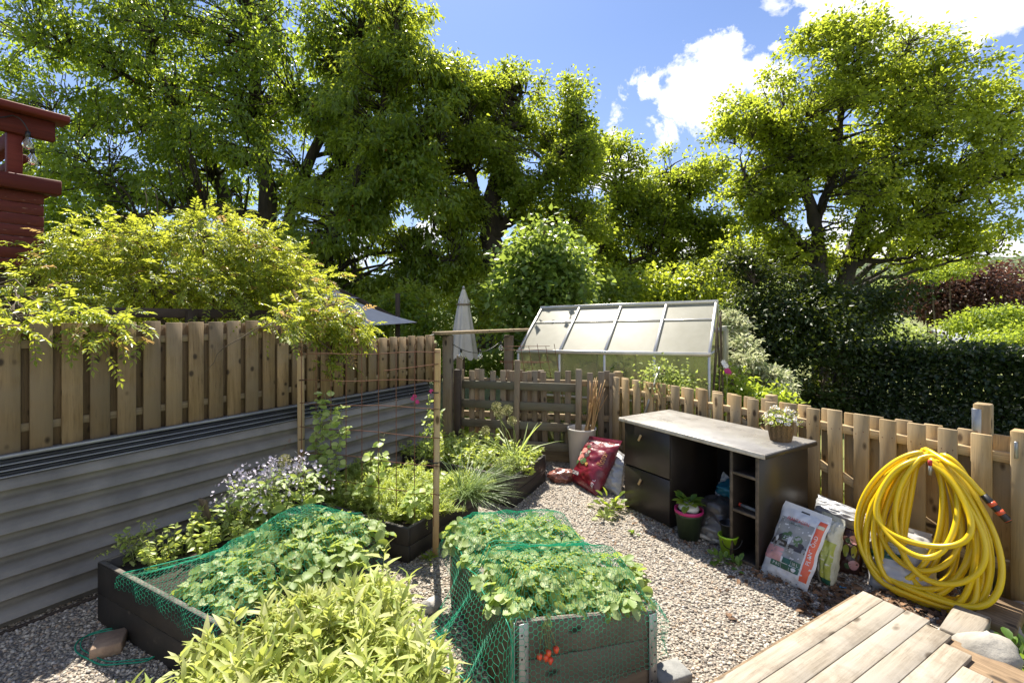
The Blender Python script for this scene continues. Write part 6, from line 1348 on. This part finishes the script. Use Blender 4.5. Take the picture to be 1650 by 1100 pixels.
W1, D1 = np.linalg.norm(F1 - L1), np.linalg.norm(v1); f1n = unit(np.cross(unit(F1 - L1), UP)); f1n = f1n if f1n[1] < 0 else -f1n; r1n = unit(F1 - L1)
def net1(s, t_):
    a, b = np.clip(s / W1, 0, 1), np.clip(t_ / D1, 0, 1); p = bed1.q(a, b); s_l = .28 + .40 * b; e = min(1, max(0, (a - s_l) / .2), (1 - a) / .12, b / .14 + .05); m_ = .04 + .19 * math.exp(-((b - .62) / .35) ** 2) * math.exp(-((a - .80) / .35) ** 2)
    p[2] += .010 + max(0, e) * (m_ + .02 + .025 * noise.noise(Vector((s * 5, t_ * 5, 8))) + .012 * noise.noise(Vector((s * 13, t_ * 13, 3)))); of = max(0, -t_); orr = max(0, s - W1)
    if of: p = p + f1n * (.014 + .05 * of + .008 * math.sin(s * 30)) - UP * of
    if orr: p = p + r1n * (.012 + .3 * orr + .01 * math.sin(t_ * 25)) - UP * orr * .95
    p[2] = max(p[2], .014); return p
def keep1(s, t_):
    w_ = .05 * noise.noise(Vector((s * 4, t_ * 4, 2))); b = max(0, t_) / D1
    if t_ < 0 and -t_ > .09 + w_: return False
    if s > W1 and s - W1 > .17 + w_: return False
    return s / W1 > .22 + .42 * b + w_ and t_ < D1 + .02
root = thing('bird_net', (-1.2, 2.4, .3), 'green bird netting over the right half of the nearest black bed', 'netting', 'green garden nets')
part(root, 'mesh', hexnet(net1, .1, W1 + .2, -.28, D1 + .05, .0125, keep1, .0007), M['net'])
part(root, 'edge_cord', MB().tube(np.array([net1(W1 * (.24 + .42 * k / 24), D1 * k / 24) + UP * .004 for k in range(25)]), .003, 6), M['net'], True)
P = np.array([G(x, y, .012) for x, y in ((230, 1005), (205, 1012), (160, 1018), (128, 1030), (122, 1048), (145, 1062), (165, 1070), (200, 1068), (235, 1064), (262, 1052), (300, 1058))])
tag(single('net_strand', MB().tube(cat_up(P, 5), .0035, 6).tube(cat_up(P + np.array([.012, .015, .004]), 5), .0025, 6), M['net'], smooth=True), 'loose green net cord lying on the gravel around the brown brick', 'cord')
# ------------------------------------------------------------------ timber step, stones, litter, weeds
M['deck'] = wood('bleached_deck_boards', (.335, .29, .23), (.235, .20, .155), axis='x', rot=math.atan2(-.527, -.85), dark=(.13, .10, .07), grey=(.30, .275, .24), rough=.85, stain=.55, sc=1.7)
M['beam_old'] = wood('brown_rotten_beam', (.24, .165, .10), (.14, .095, .055), axis='x', rot=math.atan2(-.86, .51), dark=(.06, .04, .025), stain=.4)
e1 = unit(np.array([-.86, -.51, 0])); e2 = np.array([.51, -.86, 0]); kz = .17; dc = G(1390, 951, kz)
root = thing('timber_step', (dc[0] + e1[0] * .5, dc[1] + e1[1] * .5, 0), 'bleached low timber step of four wide boards in the bottom right corner', 'step')
ends = [1.5, 1.5, 1.5, 1.5, 1.5, 1.5]
offs = [.0, .004, .0, .05, .14, .25, .34]; pitch = .0925
for i in range(7): part(root, 'board', MB().box(dc + e1 * (offs[i] / 2 + .78) + e2 * (pitch * (i + .5)) - UP * .014, (1.56 - offs[i], pitch - .003, .028), (e1, e2, UP), .0015), M['deck'])
part(root, 'end_plank', MB().box(dc + e1 * .20 + e2 * .66 - UP * .034, (.33, .62, .03), (e1, e2, UP), .008), M['beam_old'])
part(root, 'bearer', MB().box(dc + e1 * .045 + e2 * .40 - UP * .118, (.085, .84, .10), (e1, e2, UP), .006), M['beam_old'])
part(root, 'bearer', MB().box(dc + e1 * 1.1 + e2 * .30 - UP * .094, (.085, .58, .126), (e1, e2, UP), .006), M['beam_old'])
part(root, 'side_board', MB().box(dc + e1 * .78 - e2 * .014 - UP * .085, (1.5, .025, .13), (e1, e2, UP), .004), M['beam_old'])
# old beam running along the edge, with a plank where the hose shadow falls
tag(single('plank', MB().box(G(1556, 1003, .11) - UP * .02, (.30, .135, .05), (unit([.80, .60, 0]), unit([.60, -.80, 0]), UP), .006), M['deck']), 'short weathered plank catching the striped shadow of the yellow hose', 'plank')
tag(single('plank', MB().box(G(1612, 982, .10) - UP * .03, (.34, .15, .06), (unit([.80, .60, 0]), unit([.60, -.80, 0]), UP), .008), M['beam_old']), 'dark brown plank at the foot of the gate post behind the short weathered plank', 'plank')
# stones of the low wall
def stone(px, r, sc, colr, seed, z, label, spk=None):
    q = G(px[0], px[1], z) if len(px) == 2 else np.array(px); mb = MB().ico((0, 0, 0), r, 3, .28, 1.4, sc, seed); 
    m = mat('stone', colr, tuple(c * .62 for c in colr), sc=9, rough=.9, bump=.5, bsc=60, bd=.006, speck=spk or ((.09, .085, .07), 14, .62))
    o = single('stone', mb, m, label, 'stone', 'stones of the low dry wall', smooth=True, org=np.zeros(3)); o.location = tuple(q); o.rotation_euler = (rng.normal(0, .2), rng.normal(0, .2), rng.uniform(0, 6)); return o
stone(tuple(dc - e1 * .02 + e2 * .47 - UP * .06), .105, (1.1, .9, .95), (.36, .335, .29), 3, .11, 'big pale whitish stone at the corner of the timber step', ((.30, .27, .22), 6, .60))
stone((1592, 1050), .05, (1, .9, .8), (.34, .31, .28), 8, .02, 'small grey stone beside the big whitish stone')
stone((1588, 1085), .07, (1, 1, .8), (.36, .23, .17), 12, -.06, 'reddish rounded stone below the big whitish stone')
stone((1622, 1012), .06, (1.3, .8, .7), (.27, .24, .22), 15, .05, 'grey flat stone under the dark brown plank')
stone((1645, 985), .055, (1, 1, .9), (.30, .26, .23), 18, .04, 'brownish stone at the right edge by the gate post')
stone((1640, 1040), .07, (1.2, .8, .7), (.24, .20, .18), 22, -.06, 'dark stone at the right edge among the leaves')
stone((1600, 1030), .045, (1, .8, .9), (.38, .34, .30), 25, .02, 'light grey stone between the plank and the reddish stone')
stone((1548, 1105), .08, (1, 1, .8), (.31, .26, .22), 28, -.06, 'brown stone below the big whitish stone at the bottom edge')
stone((1618, 1072), .05, (1, 1, .8), (.22, .2, .19), 31, -.10, 'small dark stone right of the reddish stone')
stone((1575, 1022), .04, (1.2, .9, .7), (.36, .31, .26), 35, .04, 'small buff stone tucked under the short weathered plank')
stone((695, 975), .055, (1.2, .9, .7), (.42, .40, .37), 41, .02, 'grey stone lying on the gravel beside the foreground tarragon')
# leaf litter under the bags
n = 900; x = rng.uniform(1180, 1560, n); y = 905 + rng.normal(45, 24, n) + (x - 1250) * .09; k = (y > 885) & (y < 1010) & ~((x < 1290) & (y > 935)); P = np.array([G(a, b, .014 + .01 * rng.random()) for a, b in zip(x[k], y[k])]); n = len(P); a = rng.uniform(0, 6.28, n)
M['litter'] = mat('dry_leaves', (.16, .085, .04), (.08, .045, .025), sc=30, rough=.8, isl=.5)
mb = MB().leaves(P, np.stack([np.cos(a), np.sin(a), rng.normal(0, .25, n)], 1), UP + rv(n, .45), rng.uniform(.025, .055, n), rng.uniform(.015, .03, n), P5, .3, .3)
x = rng.uniform(980, 1300, 160); y = 800 + (x - 980) * .40 + rng.normal(12, 10, 160); P = np.array([G(a_, b_, .015) for a_, b_ in zip(x, y)]); a = rng.uniform(0, 6.28, 160); mb.leaves(P, np.stack([np.cos(a), np.sin(a), rng.normal(0, .2, 160)], 1), UP + rv(160, .4), rng.uniform(.02, .04, 160), .018, P5, .3, .3)
k = 170; P = np.stack([rng.uniform(-1.2, 2.0, k), rng.uniform(1.9, 4.9, k), np.full(k, .016)], 1); P = P[in_poly(P[:, 0], P[:, 1], yard)]; k = len(P); a = rng.uniform(0, 6.28, k); mb.leaves(P, np.stack([np.cos(a), np.sin(a), rng.normal(0, .2, k)], 1), UP + rv(k, .4), rng.uniform(.012, .035, k), rng.uniform(.006, .016, k), P5, .3, .3)
tag(single('leaf_litter', mb, M['litter'], kind='stuff'), 'dry brown leaves lying on the gravel under the bags and desk', 'leaf litter')
q = G(1173, 997, .012); tag(single('dry_leaf', MB().leaves([q, q + [.012, .01, 0]], [[1, .3, .15], [.3, 1, .2]], [[0, 0, 1], [0, .2, 1]], .06, .035, P5, .3, .4), M['litter']), 'single curled brown leaf lying on the sunny gravel', 'leaf')
q = G(1352, 945, .02); tag(single('blue_scrap', MB().leaves([q], [[1, .1, .05]], [[0, -.2, 1]], .05, .022, P5, .3, .2), mat('blue_plastic', (.03, .28, .6), rough=.4)), 'small blue plastic scrap among the dry leaves', 'scrap')
# weeds
def weed(px, h, n, L, W, label, leaf='l_weed'):
    q = G(*px); root = thing('weed', q, label, 'weed', 'weeds in the gravel'); a = rng.uniform(0, 6.28, n); el = rng.uniform(.1, 1.1, n); d = np.stack([np.cos(a) * np.cos(el), np.sin(a) * np.cos(el), np.sin(el)], 1); r = rng.uniform(.2, 1, n)[:, None]
    part(root, 'leaves', MB().leaves(q + d * r * h, unit(d + rv(n, .3)), UP + rv(n, .3), L * rng.uniform(.7, 1.2, n), W, P5, .25, .3), M[leaf]); sb = MB().wires(np.repeat(q[None], n, 0), q + d * r * h, .0014); part(root, 'stems', sb, M['stem'])
weed((1160, 905), .06, 16, .05, .028, 'low green weed in the shaded gravel before the desk opening'); weed((1188, 915), .05, 14, .05, .03, 'small green weed at the foot of the desk shelf unit')
weed((985, 822), .14, 34, .07, .04, 'leafy weed growing between the red bag and the desk', 'l_bright'); weed((975, 838), .07, 20, .06, .035, 'low weed in the gravel by the left desk corner', 'l_pale')
weed((1612, 1095), .09, 34, .06, .04, 'bright green weed growing under the dry wall at the bottom right', 'l_bright'); weed((1640, 1070), .10, 26, .07, .04, 'dark green weed among the stones at the right edge')
weed((1020, 862), .03, 9, .035, .02, 'tiny weed in the sunny gravel before the drawers'); weed((690, 905), .05, 14, .04, .02, 'small weed at the foot of the right trellis post', 'l_bright')
q = G(170, 960); root = thing('wispy_herb', q + UP * .3, 'wispy thyme shoots hanging over the left corner of the nearest black bed', 'herb'); lb, sb = MB(), MB(); q = bed1.q(.03, .2)
for k in range(14): P = bend(q, q + np.array([rng.uniform(-.16, .05), rng.uniform(-.1, .12), rng.uniform(-.08, .14)]), 8, .1, .15); sb.tube(P, .0014, 4); j = rng.integers(1, 8, 12); lb.leaves(P[j], unit(rv(12)), rv(12) + UP, .022, .010)
part(root, 'leaves', lb, M['l_herb']); part(root, 'stems', sb, M['stem'], True)
